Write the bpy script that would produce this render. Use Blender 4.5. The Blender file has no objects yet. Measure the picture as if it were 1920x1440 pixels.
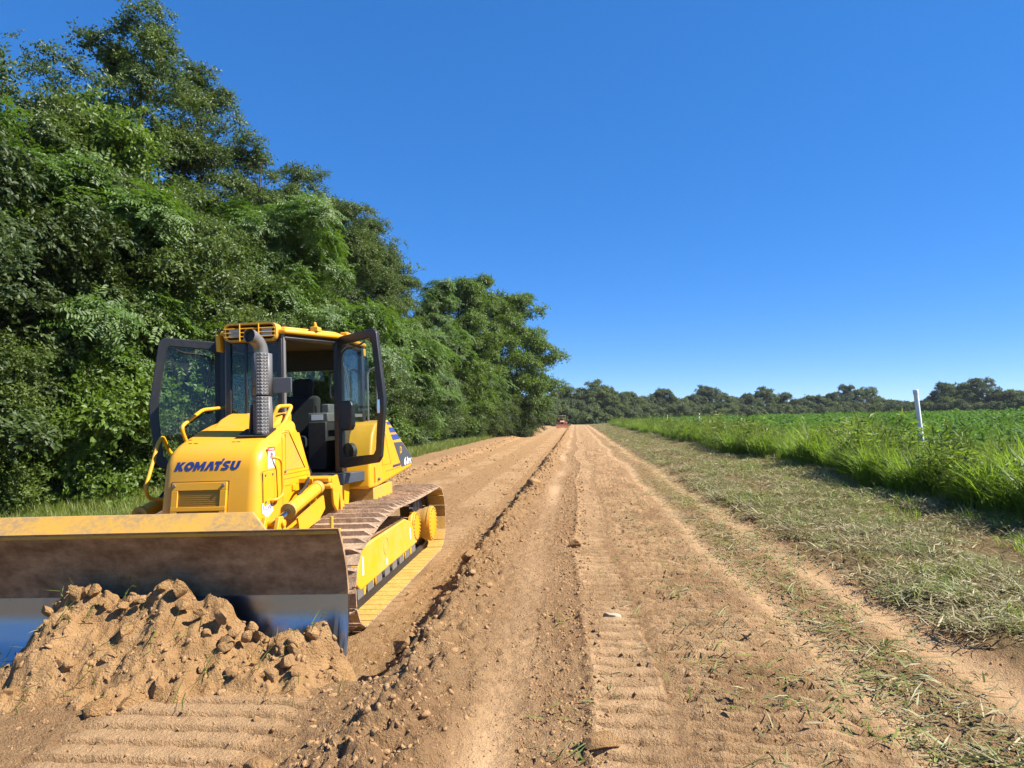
import bpy, bmesh, math
import numpy as np
from mathutils import Vector, Matrix

rng = np.random.default_rng(11)
scene = bpy.context.scene
col = scene.collection
RAD = math.radians

# ------------------------------------------------------------------ camera
cam = bpy.data.cameras.new('camera')
cam.sensor_width = 36.0
cam.lens = 36.0 * 1250 / 1920
cam.clip_start = 0.05
cam.clip_end = 4000
cam_o = bpy.data.objects.new('camera', cam)
col.objects.link(cam_o)
CR = Vector((0.99533822, 0.0954329, -0.01394236))
CU = Vector((0.01894272, -0.05169282, 0.99848336))
CF = Vector((-0.09456745, 0.99409276, 0.0532596))
cam_o.matrix_world = Matrix(((CR.x, CU.x, -CF.x, 0.0), (CR.y, CU.y, -CF.y, 0.0),
                             (CR.z, CU.z, -CF.z, 2.05), (0, 0, 0, 1)))
scene.camera = cam_o

# ------------------------------------------------------------------ sky, sun, exposure
SUN_AZ = RAD(-5.0)       # measured from +X towards +Y
SUN_EL = RAD(46.0)
sdir = Vector((math.cos(SUN_EL) * math.cos(SUN_AZ), math.cos(SUN_EL) * math.sin(SUN_AZ), math.sin(SUN_EL)))
world = bpy.data.worlds.new('World')
scene.world = world
world.use_nodes = True
wn = world.node_tree
wn.nodes.clear()
w_out = wn.nodes.new('ShaderNodeOutputWorld')
w_bg = wn.nodes.new('ShaderNodeBackground')
w_sky = wn.nodes.new('ShaderNodeTexSky')
w_sky.sky_type = 'NISHITA'
w_sky.sun_disc = False
w_sky.sun_elevation = SUN_EL
w_sky.sun_rotation = math.pi / 2 - SUN_AZ
w_sky.altitude = 0
w_sky.air_density = 0.5
w_sky.dust_density = 0.0
w_sky.ozone_density = 10.0
w_hsv = wn.nodes.new('ShaderNodeHueSaturation')
w_hsv.inputs['Saturation'].default_value = 1.56
w_hsv.inputs['Value'].default_value = 1.43
w_hsv.inputs['Hue'].default_value = 0.512
w_gam = wn.nodes.new('ShaderNodeGamma')
w_gam.inputs['Gamma'].default_value = 0.5      # tone curve of a phone camera, the same over the whole sky
w_bg.inputs['Strength'].default_value = 0.14
wn.links.new(w_sky.outputs['Color'], w_gam.inputs['Color'])
wn.links.new(w_gam.outputs['Color'], w_hsv.inputs['Color'])
wn.links.new(w_hsv.outputs['Color'], w_bg.inputs['Color'])
wn.links.new(w_bg.outputs['Background'], w_out.inputs['Surface'])
sun = bpy.data.lights.new('sun', 'SUN')
sun.energy = 5.0
sun.angle = RAD(0.53)
sun.color = (1.0, 0.94, 0.84)
sun_o = bpy.data.objects.new('sun', sun)
col.objects.link(sun_o)
sun_o.rotation_euler = sdir.to_track_quat('Z', 'Y').to_euler()
sun_o.location = (30, 0, 40)
scene.view_settings.view_transform = 'Standard'
scene.view_settings.look = 'None'
scene.view_settings.exposure = 1.25
scene.view_settings.gamma = 1.0
scene.view_settings.use_curve_mapping = False
scene.cycles.max_bounces = 6
scene.cycles.transparent_max_bounces = 8
scene.cycles.transmission_bounces = 4
scene.cycles.diffuse_bounces = 2
scene.cycles.glossy_bounces = 3

# ------------------------------------------------------------------ noise
_P = rng.permutation(4096)
_A = rng.uniform(0, 2 * math.pi, 4096)
_GX, _GY = np.cos(_A), np.sin(_A)
def gnoise(x, y, seed=0):
    x = np.asarray(x, float) + seed * 37.31
    y = np.asarray(y, float) + seed * 19.77
    xi = np.floor(x).astype(np.int64); yi = np.floor(y).astype(np.int64)
    xf = x - xi; yf = y - yi
    u = xf * xf * xf * (xf * (xf * 6 - 15) + 10); v = yf * yf * yf * (yf * (yf * 6 - 15) + 10)
    def g(i, j, dx, dy):
        h = _P[(i + _P[j & 4095]) & 4095]
        return _GX[h] * dx + _GY[h] * dy
    a = g(xi, yi, xf, yf); b = g(xi + 1, yi, xf - 1, yf)
    c = g(xi, yi + 1, xf, yf - 1); d = g(xi + 1, yi + 1, xf - 1, yf - 1)
    return (a + u * (b - a)) * (1 - v) + (c + u * (d - c)) * v
def fbm(x, y, octaves=4, seed=0, gain=0.5):
    s = 0; a = 1.0; f = 1.0
    for o in range(octaves):
        s = s + a * gnoise(x * f, y * f, seed + o * 3); a *= gain; f *= 2.03
    return s
def ridged(x, y, octaves=3, seed=0):
    s = 0; a = 1.0; f = 1.0
    for o in range(octaves):
        s = s + a * (0.5 - np.abs(gnoise(x * f, y * f, seed + o * 5))); a *= 0.5; f *= 2.1
    return s
_J = rng.uniform(0, 1, (3, 4096))
def cells(x, y, seed=0):
    """distance to the nearest of scattered points, and that point's random value"""
    x = np.asarray(x, float); y = np.asarray(y, float)
    xi = np.floor(x).astype(np.int64); yi = np.floor(y).astype(np.int64)
    best = np.full(np.broadcast(x, y).shape, 9.0); val = np.zeros_like(best)
    for dx in (-1, 0, 1):
        for dy in (-1, 0, 1):
            h = _P[(xi + dx + _P[(yi + dy + seed * 131) & 4095]) & 4095]
            d = np.hypot(xi + dx + _J[0][h] - x, yi + dy + _J[1][h] - y)
            k = d < best; best = np.where(k, d, best); val = np.where(k, _J[2][h], val)
    return best, val
def lumps(x, y, seed, keep=.4):
    """scattered rounded-off lumps of mixed size, heights 0..1"""
    wx = x + .25 * gnoise(x * 1.7, y * 1.7, seed + 1); wy = y + .25 * gnoise(x * 1.7, y * 1.7, seed + 2)
    d, v = cells(wx, wy, seed)
    r = .18 + .40 * v
    return np.sqrt(np.clip(1 - (d / r) ** 2, 0, 1)) * np.where(v > keep, v, 0)
def sstep(a, b, x):
    t = np.clip((np.asarray(x, float) - a) / (b - a), 0, 1)
    return t * t * (3 - 2 * t)
def gauss(x, c, w):
    return np.exp(-((x - c) / w) ** 2)

# ------------------------------------------------------------------ terrain
def terrain_base(X, Y):
    """smooth lie of the land"""
    X = np.asarray(X, float); Y = np.asarray(Y, float)
    rise = 0.25 * sstep(30, 140, Y)
    floor_ = np.clip(0.019 * (X + 3.55), -0.09, 0.04) - 0.012
    uncut = 0.27 + 0.0 * X
    front = 1 - sstep(4.50, 4.72, Y + 0.12 * gnoise(X * 1.3, Y * 0, 5))
    left_end = sstep(-5.75, -5.45, X)
    cutz = floor_ + (uncut - floor_) * np.maximum(front, 0 * left_end)
    strip = 0.30
    t = sstep(-1.62, -1.15, X)
    z = cutz * (1 - t) + strip * t
    # left bench beyond the cut
    tl = 1 - sstep(-7.0, -6.3, X)
    z = z * (1 - tl) + (0.16 + 0.02 * np.clip(-7 - X, 0, 12)) * tl
    # right field bank
    z = z + 0.16 * sstep(5.5, 7.8, X) + 0.55 * sstep(8.0, 45.0, X)
    return z + rise
CL = 0.187
def cleats(X, Y, seed, per=CL, warp=0.05, groove=.18):
    ph = (Y + warp * fbm(X * 0.9, Y * 0.6, 2, seed) + .018 * fbm(X * 7, Y * 7, 2, seed + 1)) / per
    f = ph - np.floor(ph)
    return sstep(0.0, 0.09, f) * (1 - sstep(1 - groove - .09, 1 - groove, f))   # pads, grooves between
def terrain(X, Y, masks=False):
    X = np.asarray(X, float); Y = np.asarray(Y, float)
    z = terrain_base(X, Y)
    wob = 0.30 * gnoise(X * 0, Y * 0.13, 3) + 0.10 * gnoise(X * 0, Y * 0.47, 4)
    Xw = X + wob
    far = 1 - sstep(18, 60, Y)
    # roughness field
    rough = 0.5 + 0.5 * np.clip(fbm(X * 0.7, Y * 0.35, 2, 21) * 1.6, -1, 1)
    dust = np.clip(gauss(Xw, -0.50, 0.17) * (0.30 + 0.75 * sstep(-.25, .35, fbm(X * .7, Y * .22, 2, 31))), 0, 1)
    tyre1 = gauss(Xw, 1.76, 0.17); tyre2 = gauss(Xw, 2.62, 0.24)
    left_track = gauss(Xw, 0.20, 0.22)
    wind = gauss(Xw, -1.12 + 0.12 * gnoise(Y * 0.5, Y * 0, 8), 0.31) * (0.55 + 0.6 * np.clip(0.5 + fbm(Y * 0.8, Y * 0 + 3, 2, 9), 0, 1.2))
    berm = gauss(X, -6.35 + 0.25 * gnoise(Y * 0.2, Y * 0, 12), 0.28) * np.clip(0.6 + fbm(Y * 0.6, Y * 0, 2, 13), 0.1, 1.2)
    z = z + 0.13 * wind * (0.7 + 0.3 * far) + 0.14 * berm
    # lumps
    lump = np.clip(fbm(X * 3.1, Y * 3.1, 3, 41), -0.5, 0.7)
    fine = fbm(X * 11, Y * 11, 3, 51)
    rd = ridged(X * 5.5, Y * 5.5, 3, 61) - 0.35
    m1 = np.clip(sstep(-0.02, 0.05, Xw) * (1 - sstep(0.42, 0.48, Xw)) * (0.55 + 1.0 * sstep(-.25, .2, fbm(X * 1.1, Y * .5, 2, 77))), 0, 1)
    m2 = np.clip(sstep(0.5, 0.6, Xw) * (1 - sstep(1.45, 1.62, Xw)) * sstep(-.5, .1, fbm(X * 1.4, Y * .8, 2, 79)), 0, 1)
    m3 = np.clip((sstep(-5.0, -4.85, X) * (1 - sstep(-4.1, -3.95, X)) + sstep(-2.9, -2.78, X) * (1 - sstep(-1.98, -1.9, X))) * sstep(-.4, .1, fbm(X * .8, Y * .4, 2, 83)), 0, 1)
    m4 = np.clip(sstep(-2.95, -2.8, X) * (1 - sstep(-1.85, -1.6, X)) * (1 - sstep(4.1, 4.4, Y)), 0, 1)
    pressed = np.clip(m1 + .45 * m2 + .8 * m4 + .8 * m3, 0, 1)
    soft = (1 - .72 * pressed) * np.clip(1 - 0.85 * dust - 0.6 * tyre1 - 0.7 * tyre2, 0.1, 1)
    z = z + lump * (0.018 + 0.055 * wind + 0.04 * berm) * soft
    z = z + fine * (0.012 + 0.022 * wind + 0.01 * rough) * soft
    z = z + rd * (0.012 + 0.022 * wind + 0.015 * rough) * soft
    # crumbly surface: sharp little lumps and pits a few centimetres across
    cr = ridged(X * 9.5 + .4 * lump, Y * 9.5, 2, 63)
    pit = np.clip(gnoise(X * 17, Y * 17, 65), -.1, .5)
    crumb = np.clip(.35 + .9 * fbm(X * .9, Y * .5, 2, 67), .08, 1.2) * soft
    crumb = crumb * (1 - .55 * sstep(-.05, .05, Xw) * (1 - sstep(1.5, 1.7, Xw)))
    z = z + crumb * (.030 * (.42 - cr) + .034 * pit) * (.75 + .25 * far)
    lm = lumps(X * 5.0, Y * 5.0, 141, .45); ls = lumps(X * 11.0, Y * 11.0, 145, .35); lx = lumps(X * 20.0, Y * 20.0, 149, .4)
    z = z + soft * (lm * (.05 * wind + .06 * berm + .012 * crumb) + ls * (.04 * wind + .04 * berm + .022 * crumb + .004) + lx * (.012 + .012 * crumb))
    chunk = np.clip(fbm(X * 6.2, Y * 6.2, 2, 69) - .12, 0, .5)
    z = z + chunk * (.12 * wind + .16 * berm + .05 * crumb)
    # cleat prints of the tracks
    c1 = cleats(X, Y, 71)
    c2 = cleats(X, Y + 0.06, 73, 0.125, 0.07, .34)
    brk1 = np.clip(.85 + .55 * fbm(X * 3.5, Y * 5, 2, 85), 0, 1.15); brk2 = np.clip(.75 + .9 * fbm(X * 2.6, Y * 6, 2, 87), 0, 1.2)
    z = z + (c1 * (.4 + .6 * brk1) - 0.6) * 0.072 * m1 + (c2 * (.35 + .65 * brk2) - 0.5) * 0.074 * m2
    z = z + (1 - c1) * m1 * .03 * fbm(X * 13, Y * 13, 2, 88) + (1 - c2) * m2 * .04 * fbm(X * 12, Y * 12, 2, 89)
    z = z + 0.022 * gauss(Xw, 0.46, 0.025) * m1 + 0.015 * gauss(Xw, 0.0, 0.03)
    c3 = cleats(X, Y, 75, CL, 0.03)
    z = z + (c3 - 0.5) * (0.05 * m3 * sstep(4.6, 4.9, Y) + 0.07 * m4)
    t1 = (np.abs(((Y + 0.6 * np.abs(Xw - 1.76)) / 0.11) % 1.0 - 0.5) - 0.25) * 0.05
    z = z + t1 * tyre1 * 0.5 - 0.025 * tyre1 - 0.03 * tyre2
    t2 = (np.abs((Y / 0.09) % 1.0 - 0.5) - 0.25) * 0.05
    z = z + t2 * tyre2 * 0.35 * sstep(-.2, .3, fbm(X * 2, Y * 2, 2, 90))
    # mat of clippings lies proud
    mat = sstep(2.82, 3.12, Xw + 0.10 * gnoise(X * 2, Y * 1.4, 95)) * (1 - sstep(7.2, 8.2, X))
    z = z + mat * (0.05 + 0.05 * np.clip(fbm(X * 1.6, Y * 1.6, 3, 97) + .2, -.4, .8))
    # level seats under the tracks of the machine
    if not masks:
        return z
    fresh = np.clip(sstep(-6.6, -6.2, X) * (1 - sstep(-1.5, -1.0, X)) + 0.8 * wind, 0, 1) * sstep(4.2, 4.9, Y)
    return z, dust + 0.7 * tyre1 + 0.75 * tyre2 + 0.62 * m1 * c1 * brk1 + 0.5 * m2 * c2 * brk2 + 0.45 * m3 * c3 * sstep(4.6, 4.9, Y) + 0.5 * m4 * c3, fresh, mat  # dust tint on the print pads also stands in for rib shading
def seat(X, Y, z):
    """soil pressed flat below the two tracks"""
    for xa, xb in ((-5.15, -4.22), (-2.9, -1.98)):
        k = sstep(xa - .06, xa + .04, X) * (1 - sstep(xb - .04, xb + .06, X)) * sstep(6.2, 6.5, Y) * (1 - sstep(10.4, 10.7, Y))
        z = z * (1 - k) + (0.0192 * (X + 3.55) - 0.004) * k
    return z
def tz(x, y):
    return float(terrain(np.array([x]), np.array([y]))[0])

# ------------------------------------------------------------------ materials
def new_mat(name):
    m = bpy.data.materials.new(name); m.use_nodes = True
    nt = m.node_tree
    return m, nt, nt.nodes['Principled BSDF'], nt.nodes['Material Output']
def N(nt, typ, **kw):
    n = nt.nodes.new(typ)
    for k, v in kw.items():
        setattr(n, k, v)
    return n
def noise_node(nt, scale, detail=4, rough=0.55, coord=None):
    n = N(nt, 'ShaderNodeTexNoise'); n.inputs['Scale'].default_value = scale
    n.inputs['Detail'].default_value = detail; n.inputs['Roughness'].default_value = rough
    if coord is not None: nt.links.new(coord, n.inputs['Vector'])
    return n
def ramp(nt, src, p0, p1, c0=(0, 0, 0, 1), c1=(1, 1, 1, 1)):
    r = N(nt, 'ShaderNodeValToRGB'); r.color_ramp.elements[0].position = p0; r.color_ramp.elements[1].position = p1
    r.color_ramp.elements[0].color = c0; r.color_ramp.elements[1].color = c1
    nt.links.new(src, r.inputs['Fac']); return r
def mixc(nt, fac, a, b, blend='MIX'):
    m = N(nt, 'ShaderNodeMix', data_type='RGBA', blend_type=blend)
    for s, v in ((m.inputs[0], fac), (m.inputs[6], a), (m.inputs[7], b)):
        if isinstance(v, (int, float)): s.default_value = v
        elif isinstance(v, tuple): s.default_value = v if len(v) == 4 else (*v, 1)
        else: nt.links.new(v, s)
    return m.outputs[2]
def math_n(nt, op, a, b=0.0):
    m = N(nt, 'ShaderNodeMath', operation=op)
    for s, v in ((m.inputs[0], a), (m.inputs[1], b)):
        if isinstance(v, (int, float)): s.default_value = v
        else: nt.links.new(v, s)
    return m.outputs[0]
def bump(nt, bsdf, h, strength, dist):
    b = N(nt, 'ShaderNodeBump'); b.inputs['Strength'].default_value = strength; b.inputs['Distance'].default_value = dist
    nt.links.new(h, b.inputs['Height']); nt.links.new(b.outputs['Normal'], bsdf.inputs['Normal'])
def soil_material():
    m, nt, b, o = new_mat('soil')
    geo = N(nt, 'ShaderNodeNewGeometry'); P = geo.outputs['Position']
    at = N(nt, 'ShaderNodeAttribute', attribute_name='soil_mask')
    sep = N(nt, 'ShaderNodeSeparateColor'); nt.links.new(at.outputs['Color'], sep.inputs['Color'])
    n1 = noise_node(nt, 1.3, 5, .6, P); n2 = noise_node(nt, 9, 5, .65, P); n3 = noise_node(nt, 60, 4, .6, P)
    c = mixc(nt, ramp(nt, n1.outputs['Fac'], .35, .68).outputs['Color'], (.33, .200, .096), (.41, .262, .134))
    c = mixc(nt, ramp(nt, n2.outputs['Fac'], .38, .66).outputs['Color'], mixc(nt, 0.5, c, (.23, .128, .060)), c)
    c = mixc(nt, sep.outputs['Green'], c, mixc(nt, ramp(nt, n2.outputs['Fac'], .35, .65).outputs['Color'], (.325, .186, .078), (.42, .262, .126)))
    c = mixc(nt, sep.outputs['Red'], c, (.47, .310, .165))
    c = mixc(nt, math_n(nt, 'MULTIPLY', sep.outputs['Blue'], .75), c, mixc(nt, n2.outputs['Fac'], (.09, .075, .03), (.20, .15, .07)))
    c = mixc(nt, ramp(nt, n3.outputs['Fac'], .3, .7).outputs['Color'], mixc(nt, .36, c, (.17, .088, .04)), c)  # soil grain; its darker low spots also paint in small crumb shadows
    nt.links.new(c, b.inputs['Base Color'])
    b.inputs['Roughness'].default_value = .95; b.inputs['Specular IOR Level'].default_value = .12
    h = math_n(nt, 'ADD', n3.outputs['Fac'], math_n(nt, 'MULTIPLY', noise_node(nt, 180, 3, .6, P).outputs['Fac'], .45))
    st = math_n(nt, 'SUBTRACT', 1.0, math_n(nt, 'MULTIPLY', sep.outputs['Red'], .6))
    bp = N(nt, 'ShaderNodeBump'); bp.inputs['Distance'].default_value = .042
    nt.links.new(st, bp.inputs['Strength']); nt.links.new(h, bp.inputs['Height']); nt.links.new(bp.outputs['Normal'], b.inputs['Normal'])
    return m
def simple_soil(name, c0, c1, scale=14, bd=.012):
    m, nt, b, o = new_mat(name)
    geo = N(nt, 'ShaderNodeNewGeometry'); P = geo.outputs['Position']
    n = noise_node(nt, scale, 6, .65, P); n3 = noise_node(nt, 70, 4, .65, P)
    c = mixc(nt, ramp(nt, n.outputs['Fac'], .35, .67).outputs['Color'], c0, c1)
    c = mixc(nt, ramp(nt, n3.outputs['Fac'], .3, .68).outputs['Color'], mixc(nt, .3, c, (.15, .08, .035)), c)
    nt.links.new(c, b.inputs['Base Color']); b.inputs['Roughness'].default_value = .95
    b.inputs['Specular IOR Level'].default_value = .1
    bump(nt, b, n3.outputs['Fac'], 1.0, bd)
    return m
def leaf_material(name, c_dark, c_light, trans=(.13, .21, .03), rough=.42, tf=.28, spec=.5):
    m, nt, b, o = new_mat(name)
    oi = N(nt, 'ShaderNodeObjectInfo')
    geo = N(nt, 'ShaderNodeNewGeometry')
    n = noise_node(nt, 2.6, 2, .5, geo.outputs['Position'])
    f = math_n(nt, 'ADD', math_n(nt, 'MULTIPLY', oi.outputs['Random'], .6), math_n(nt, 'MULTIPLY', n.outputs['Fac'], .45))
    c = mixc(nt, f, c_dark, c_light)
    nt.links.new(c, b.inputs['Base Color'])
    b.inputs['Roughness'].default_value = rough; b.inputs['Specular IOR Level'].default_value = spec
    tr = N(nt, 'ShaderNodeBsdfTranslucent'); tr.inputs['Color'].default_value = (*trans, 1)
    mx = N(nt, 'ShaderNodeMixShader'); mx.inputs[0].default_value = tf
    nt.links.new(b.outputs[0], mx.inputs[1]); nt.links.new(tr.outputs[0], mx.inputs[2]); nt.links.new(mx.outputs[0], o.inputs['Surface'])
    return m
def paint(name, c, rough=.35, dust=.35, metallic=0.0, dustc=(.42, .28, .15), sat_var=.15):
    """painted steel with dust in patches and on what faces up"""
    m, nt, b, o = new_mat(name)
    tc = N(nt, 'ShaderNodeTexCoord'); P = tc.outputs['Object']
    n1 = noise_node(nt, 2.2, 5, .6, P); n2 = noise_node(nt, 24, 5, .7, P)
    cc = mixc(nt, math_n(nt, 'MULTIPLY', n1.outputs['Fac'], sat_var * 2), c, tuple(v * .78 for v in c))
    geo = N(nt, 'ShaderNodeNewGeometry'); sx = N(nt, 'ShaderNodeSeparateXYZ'); nt.links.new(geo.outputs['Normal'], sx.inputs[0])
    up = math_n(nt, 'MULTIPLY', math_n(nt, 'MAXIMUM', sx.outputs['Z'], 0.0), .55)
    pat = math_n(nt, 'MULTIPLY', ramp(nt, n1.outputs['Fac'], .38, .72).outputs['Color'], ramp(nt, n2.outputs['Fac'], .32, .7).outputs['Color'])
    d = math_n(nt, 'MULTIPLY', math_n(nt, 'ADD', math_n(nt, 'MULTIPLY', up, n2.outputs['Fac']), pat), dust)
    nt.links.new(mixc(nt, d, cc, dustc), b.inputs['Base Color'])
    b.inputs['Metallic'].default_value = metallic
    nt.links.new(math_n(nt, 'ADD', math_n(nt, 'MULTIPLY', d, .5), rough), b.inputs['Roughness'])
    return m
def glass_mat(name, tint, gl=.10):
    m, nt, b, o = new_mat(name)
    nt.nodes.remove(b)
    t = N(nt, 'ShaderNodeBsdfTransparent'); t.inputs['Color'].default_value = (*tint, 1)
    g = N(nt, 'ShaderNodeBsdfGlossy'); g.inputs['Roughness'].default_value = .02
    d = N(nt, 'ShaderNodeBsdfDiffuse'); d.inputs['Color'].default_value = (.30, .30, .27, 1)
    tc = N(nt, 'ShaderNodeTexCoord'); n = noise_node(nt, 3.5, 5, .6, tc.outputs['Object'])
    fr = N(nt, 'ShaderNodeLayerWeight'); fr.inputs['Blend'].default_value = .5
    a = N(nt, 'ShaderNodeMixShader'); nt.links.new(math_n(nt, 'MULTIPLY', ramp(nt, n.outputs['Fac'], .4, .8).outputs['Color'], .09), a.inputs[0])
    nt.links.new(t.outputs[0], a.inputs[1]); nt.links.new(d.outputs[0], a.inputs[2])
    k = N(nt, 'ShaderNodeMixShader'); nt.links.new(math_n(nt, 'ADD', math_n(nt, 'MULTIPLY', math_n(nt, 'POWER', fr.outputs['Facing'], 4.0), .6), gl * .5), k.inputs[0])
    nt.links.new(a.outputs[0], k.inputs[1]); nt.links.new(g.outputs[0], k.inputs[2]); nt.links.new(k.outputs[0], o.inputs['Surface'])
    return m
M = {}
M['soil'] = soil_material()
M['clod'] = simple_soil('clod_soil', (.30, .175, .083), (.42, .262, .134), 9)
M['heap'] = simple_soil('heap_soil', (.32, .182, .078), (.45, .275, .128), 5, .03)
M['stone'] = simple_soil('stone', (.30, .25, .17), (.47, .40, .29), 6, .004)
M['yellow'] = paint('yellow_paint', (.70, .335, .001), .38, .36)
M['yellow_worn'] = paint('worn_yellow_paint', (.60, .32, .02), .55, 1.5, dustc=(.30, .19, .09))
M['yellow_dusty'] = paint('dusty_yellow_paint', (.66, .335, .006), .5, .85, dustc=(.50, .34, .17))
M['orange'] = paint('orange_paint', (.62, .23, .11), .5, .8)
M['black'] = paint('black_frame', (.014, .015, .017), .36, .09)
M['shield'] = paint('heat_shield_steel', (.115, .115, .12), .5, .15)
M['rust'] = paint('rusty_bracket', (.12, .05, .025), .7, .3)
M['grey'] = paint('grey_metal', (.12, .12, .125), .5, .25)
M['pipe'] = paint('exhaust_pipe', (.24, .22, .20), .42, .4, .6)
M['dark'] = paint('dark_trim', (.012, .012, .013), .6, .12)
M['navy'] = paint('navy_decal', (.014, .03, .16), .4, .1)
M['blue'] = paint('blue_decal', (.02, .06, .26), .4, .12)
M['slate'] = paint('slate_decal', (.04, .055, .075), .4, .15)
M['white'] = paint('white_decal', (.74, .74, .72), .45, .15)
M['red'] = paint('red_decal', (.60, .03, .02), .45, .1)
M['seat'] = paint('seat_fabric', (.012, .012, .014), .9, .05)
M['console'] = paint('console_plastic', (.10, .098, .095), .6, .1)
M['lamp'] = paint('lamp_glass', (.55, .55, .52), .08, .2)
M['chrome'] = paint('chrome_rod', (.62, .63, .66), .12, .05, 1.0)
M['pvc'] = paint('white_pvc', (.80, .80, .80), .4, .06)
M['headliner'] = paint('headliner', (.045, .032, .022), .9, .1)
M['grille'] = paint('grille_mesh', (.46, .25, .01), .6, .5)
M['glass'] = glass_mat('tinted_glass', (.80, .88, .86), .05)
M['glass_clear'] = glass_mat('clear_glass', (.90, .95, .93), .05)
M['glass_dark'] = glass_mat('dark_tinted_glass', (.66, .74, .71), .06)
def blade_material():
    m, nt, b, o = new_mat('rusty_blade_steel')
    tc = N(nt, 'ShaderNodeTexCoord'); P = tc.outputs['Object']
    mp = N(nt, 'ShaderNodeMapping'); mp.inputs['Scale'].default_value = (1.0, 1, 3.2); nt.links.new(P, mp.inputs[0])
    n1 = noise_node(nt, 2.0, 6, .65, mp.outputs[0]); n2 = noise_node(nt, 9, 6, .7, P)
    c = mixc(nt, ramp(nt, n1.outputs['Fac'], .36, .66).outputs['Color'], (.23, .125, .060), (.47, .300, .165))
    c = mixc(nt, ramp(nt, n2.outputs['Fac'], .33, .62).outputs['Color'], mixc(nt, .5, c, (.05, .028, .016)), c)
    nt.links.new(c, b.inputs['Base Color']); b.inputs['Roughness'].default_value = .75; b.inputs['Specular IOR Level'].default_value = .15
    return m
def polished_material():
    m, nt, b, o = new_mat('polished_blade_steel')
    tc = N(nt, 'ShaderNodeTexCoord'); P = tc.outputs['Object']
    mp = N(nt, 'ShaderNodeMapping'); mp.inputs['Scale'].default_value = (16, 1, .8); nt.links.new(P, mp.inputs[0])
    n1 = noise_node(nt, 2.0, 6, .7, mp.outputs[0]); n0 = noise_node(nt, 2.4, 3, .5, P)
    d = math_n(nt, 'MULTIPLY', ramp(nt, n1.outputs['Fac'], .42, .75).outputs['Color'], ramp(nt, n0.outputs['Fac'], .46, .66).outputs['Color'])
    nt.links.new(mixc(nt, d, (.36, .39, .43), (.36, .24, .14)), b.inputs['Base Color'])
    nt.links.new(math_n(nt, 'SUBTRACT', 1.0, d), b.inputs['Metallic'])
    nt.links.new(math_n(nt, 'ADD', .20, math_n(nt, 'MULTIPLY', n1.outputs['Fac'], .22)), b.inputs['Roughness'])
    return m
M['blade'] = blade_material(); M['polished'] = polished_material()
def shoe_material(name, c0, c1, bd):
    m, nt, b, o = new_mat(name)
    tc = N(nt, 'ShaderNodeNewGeometry'); P = tc.outputs['Position']
    n1 = noise_node(nt, 6, 6, .7, P); n2 = noise_node(nt, 45, 5, .7, P)
    c = mixc(nt, ramp(nt, n1.outputs['Fac'], .36, .64).outputs['Color'], c0, c1)
    c = mixc(nt, ramp(nt, n2.outputs['Fac'], .35, .6).outputs['Color'], mixc(nt, .45, c, (.07, .04, .025)), c)
    nt.links.new(c, b.inputs['Base Color']); b.inputs['Roughness'].default_value = .8
    bump(nt, b, n2.outputs['Fac'], .8, bd)
    return m
M['shoe_out'] = shoe_material('caked_track_steel', (.27, .175, .105), (.55, .38, .24), .012)
M['shoe_in'] = shoe_material('dusty_yellow_track_steel', (.44, .26, .045), (.56, .34, .07), .003)
M['bark'] = simple_soil('bark', (.06, .045, .032), (.12, .09, .065), 8, .03)
M['leaf_oak'] = leaf_material('oak_leaves', (.028, .046, .007), (.092, .138, .024), (.14, .21, .02), .46, .30, .38)
M['leaf_locust'] = leaf_material('locust_leaves', (.032, .075, .006), (.085, .150, .010), (.14, .26, .012), .5, .32)
M['leaf_bright'] = leaf_material('bright_leaves', (.040, .074, .006), (.118, .182, .020), (.18, .29, .02), .46, .34, .38)
M['leaf_dark'] = leaf_material('dark_leaves', (.018, .034, .007), (.055, .085, .016), (.08, .12, .012), .5, .22, .3)
M['leaf_shrub'] = leaf_material('shrub_leaves', (.040, .070, .010), (.105, .150, .026), (.14, .2, .02), .5, .28, .3)
M['leaf_far'] = leaf_material('far_leaves', (.050, .076, .034), (.125, .155, .062), (.12, .16, .04), .6, .25, .2)  # base colour lightened to paint in distance haze
M['leaf_farpale'] = leaf_material('pale_far_leaves', (.075, .105, .036), (.165, .20, .070), (.15, .2, .05), .6, .28, .2)  # paler kind, haze likewise put into the leaf colour
M['grass_tall'] = leaf_material('tall_grass', (.078, .140, .014), (.205, .285, .040), (.27, .42, .03), .48, .46, .35)
M['grass_verge'] = leaf_material('verge_grass', (.085, .125, .014), (.195, .225, .038), (.22, .28, .03), .5, .35)
M['grass_cut'] = leaf_material('cut_grass', (.105, .088, .030), (.40, .335, .155), (.24, .19, .06), .55, .2)
M['grass_cut_green'] = leaf_material('fresh_cut_grass', (.085, .120, .016), (.24, .26, .05), (.22, .27, .04), .5, .25)
M['crop'] = leaf_material('crop_leaves', (.036, .095, .012), (.095, .185, .024), (.15, .3, .03), .62, .3, .25)
def ground_material():
    m, nt, b, o = new_mat('meadow_ground')
    geo = N(nt, 'ShaderNodeNewGeometry'); n = noise_node(nt, .5, 6, .7, geo.outputs['Position']); n2 = noise_node(nt, 12, 4, .6, geo.outputs['Position'])
    c = mixc(nt, n.outputs['Fac'], (.045, .075, .016), (.11, .14, .035))
    nt.links.new(mixc(nt, ramp(nt, n2.outputs['Fac'], .35, .65).outputs['Color'], mixc(nt, .5, c, (.05, .04, .02)), c), b.inputs['Base Color'])
    b.inputs['Roughness'].default_value = .95
    bump(nt, b, n2.outputs['Fac'], 1, .05)
    return m
M['ground'] = ground_material()

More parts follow.
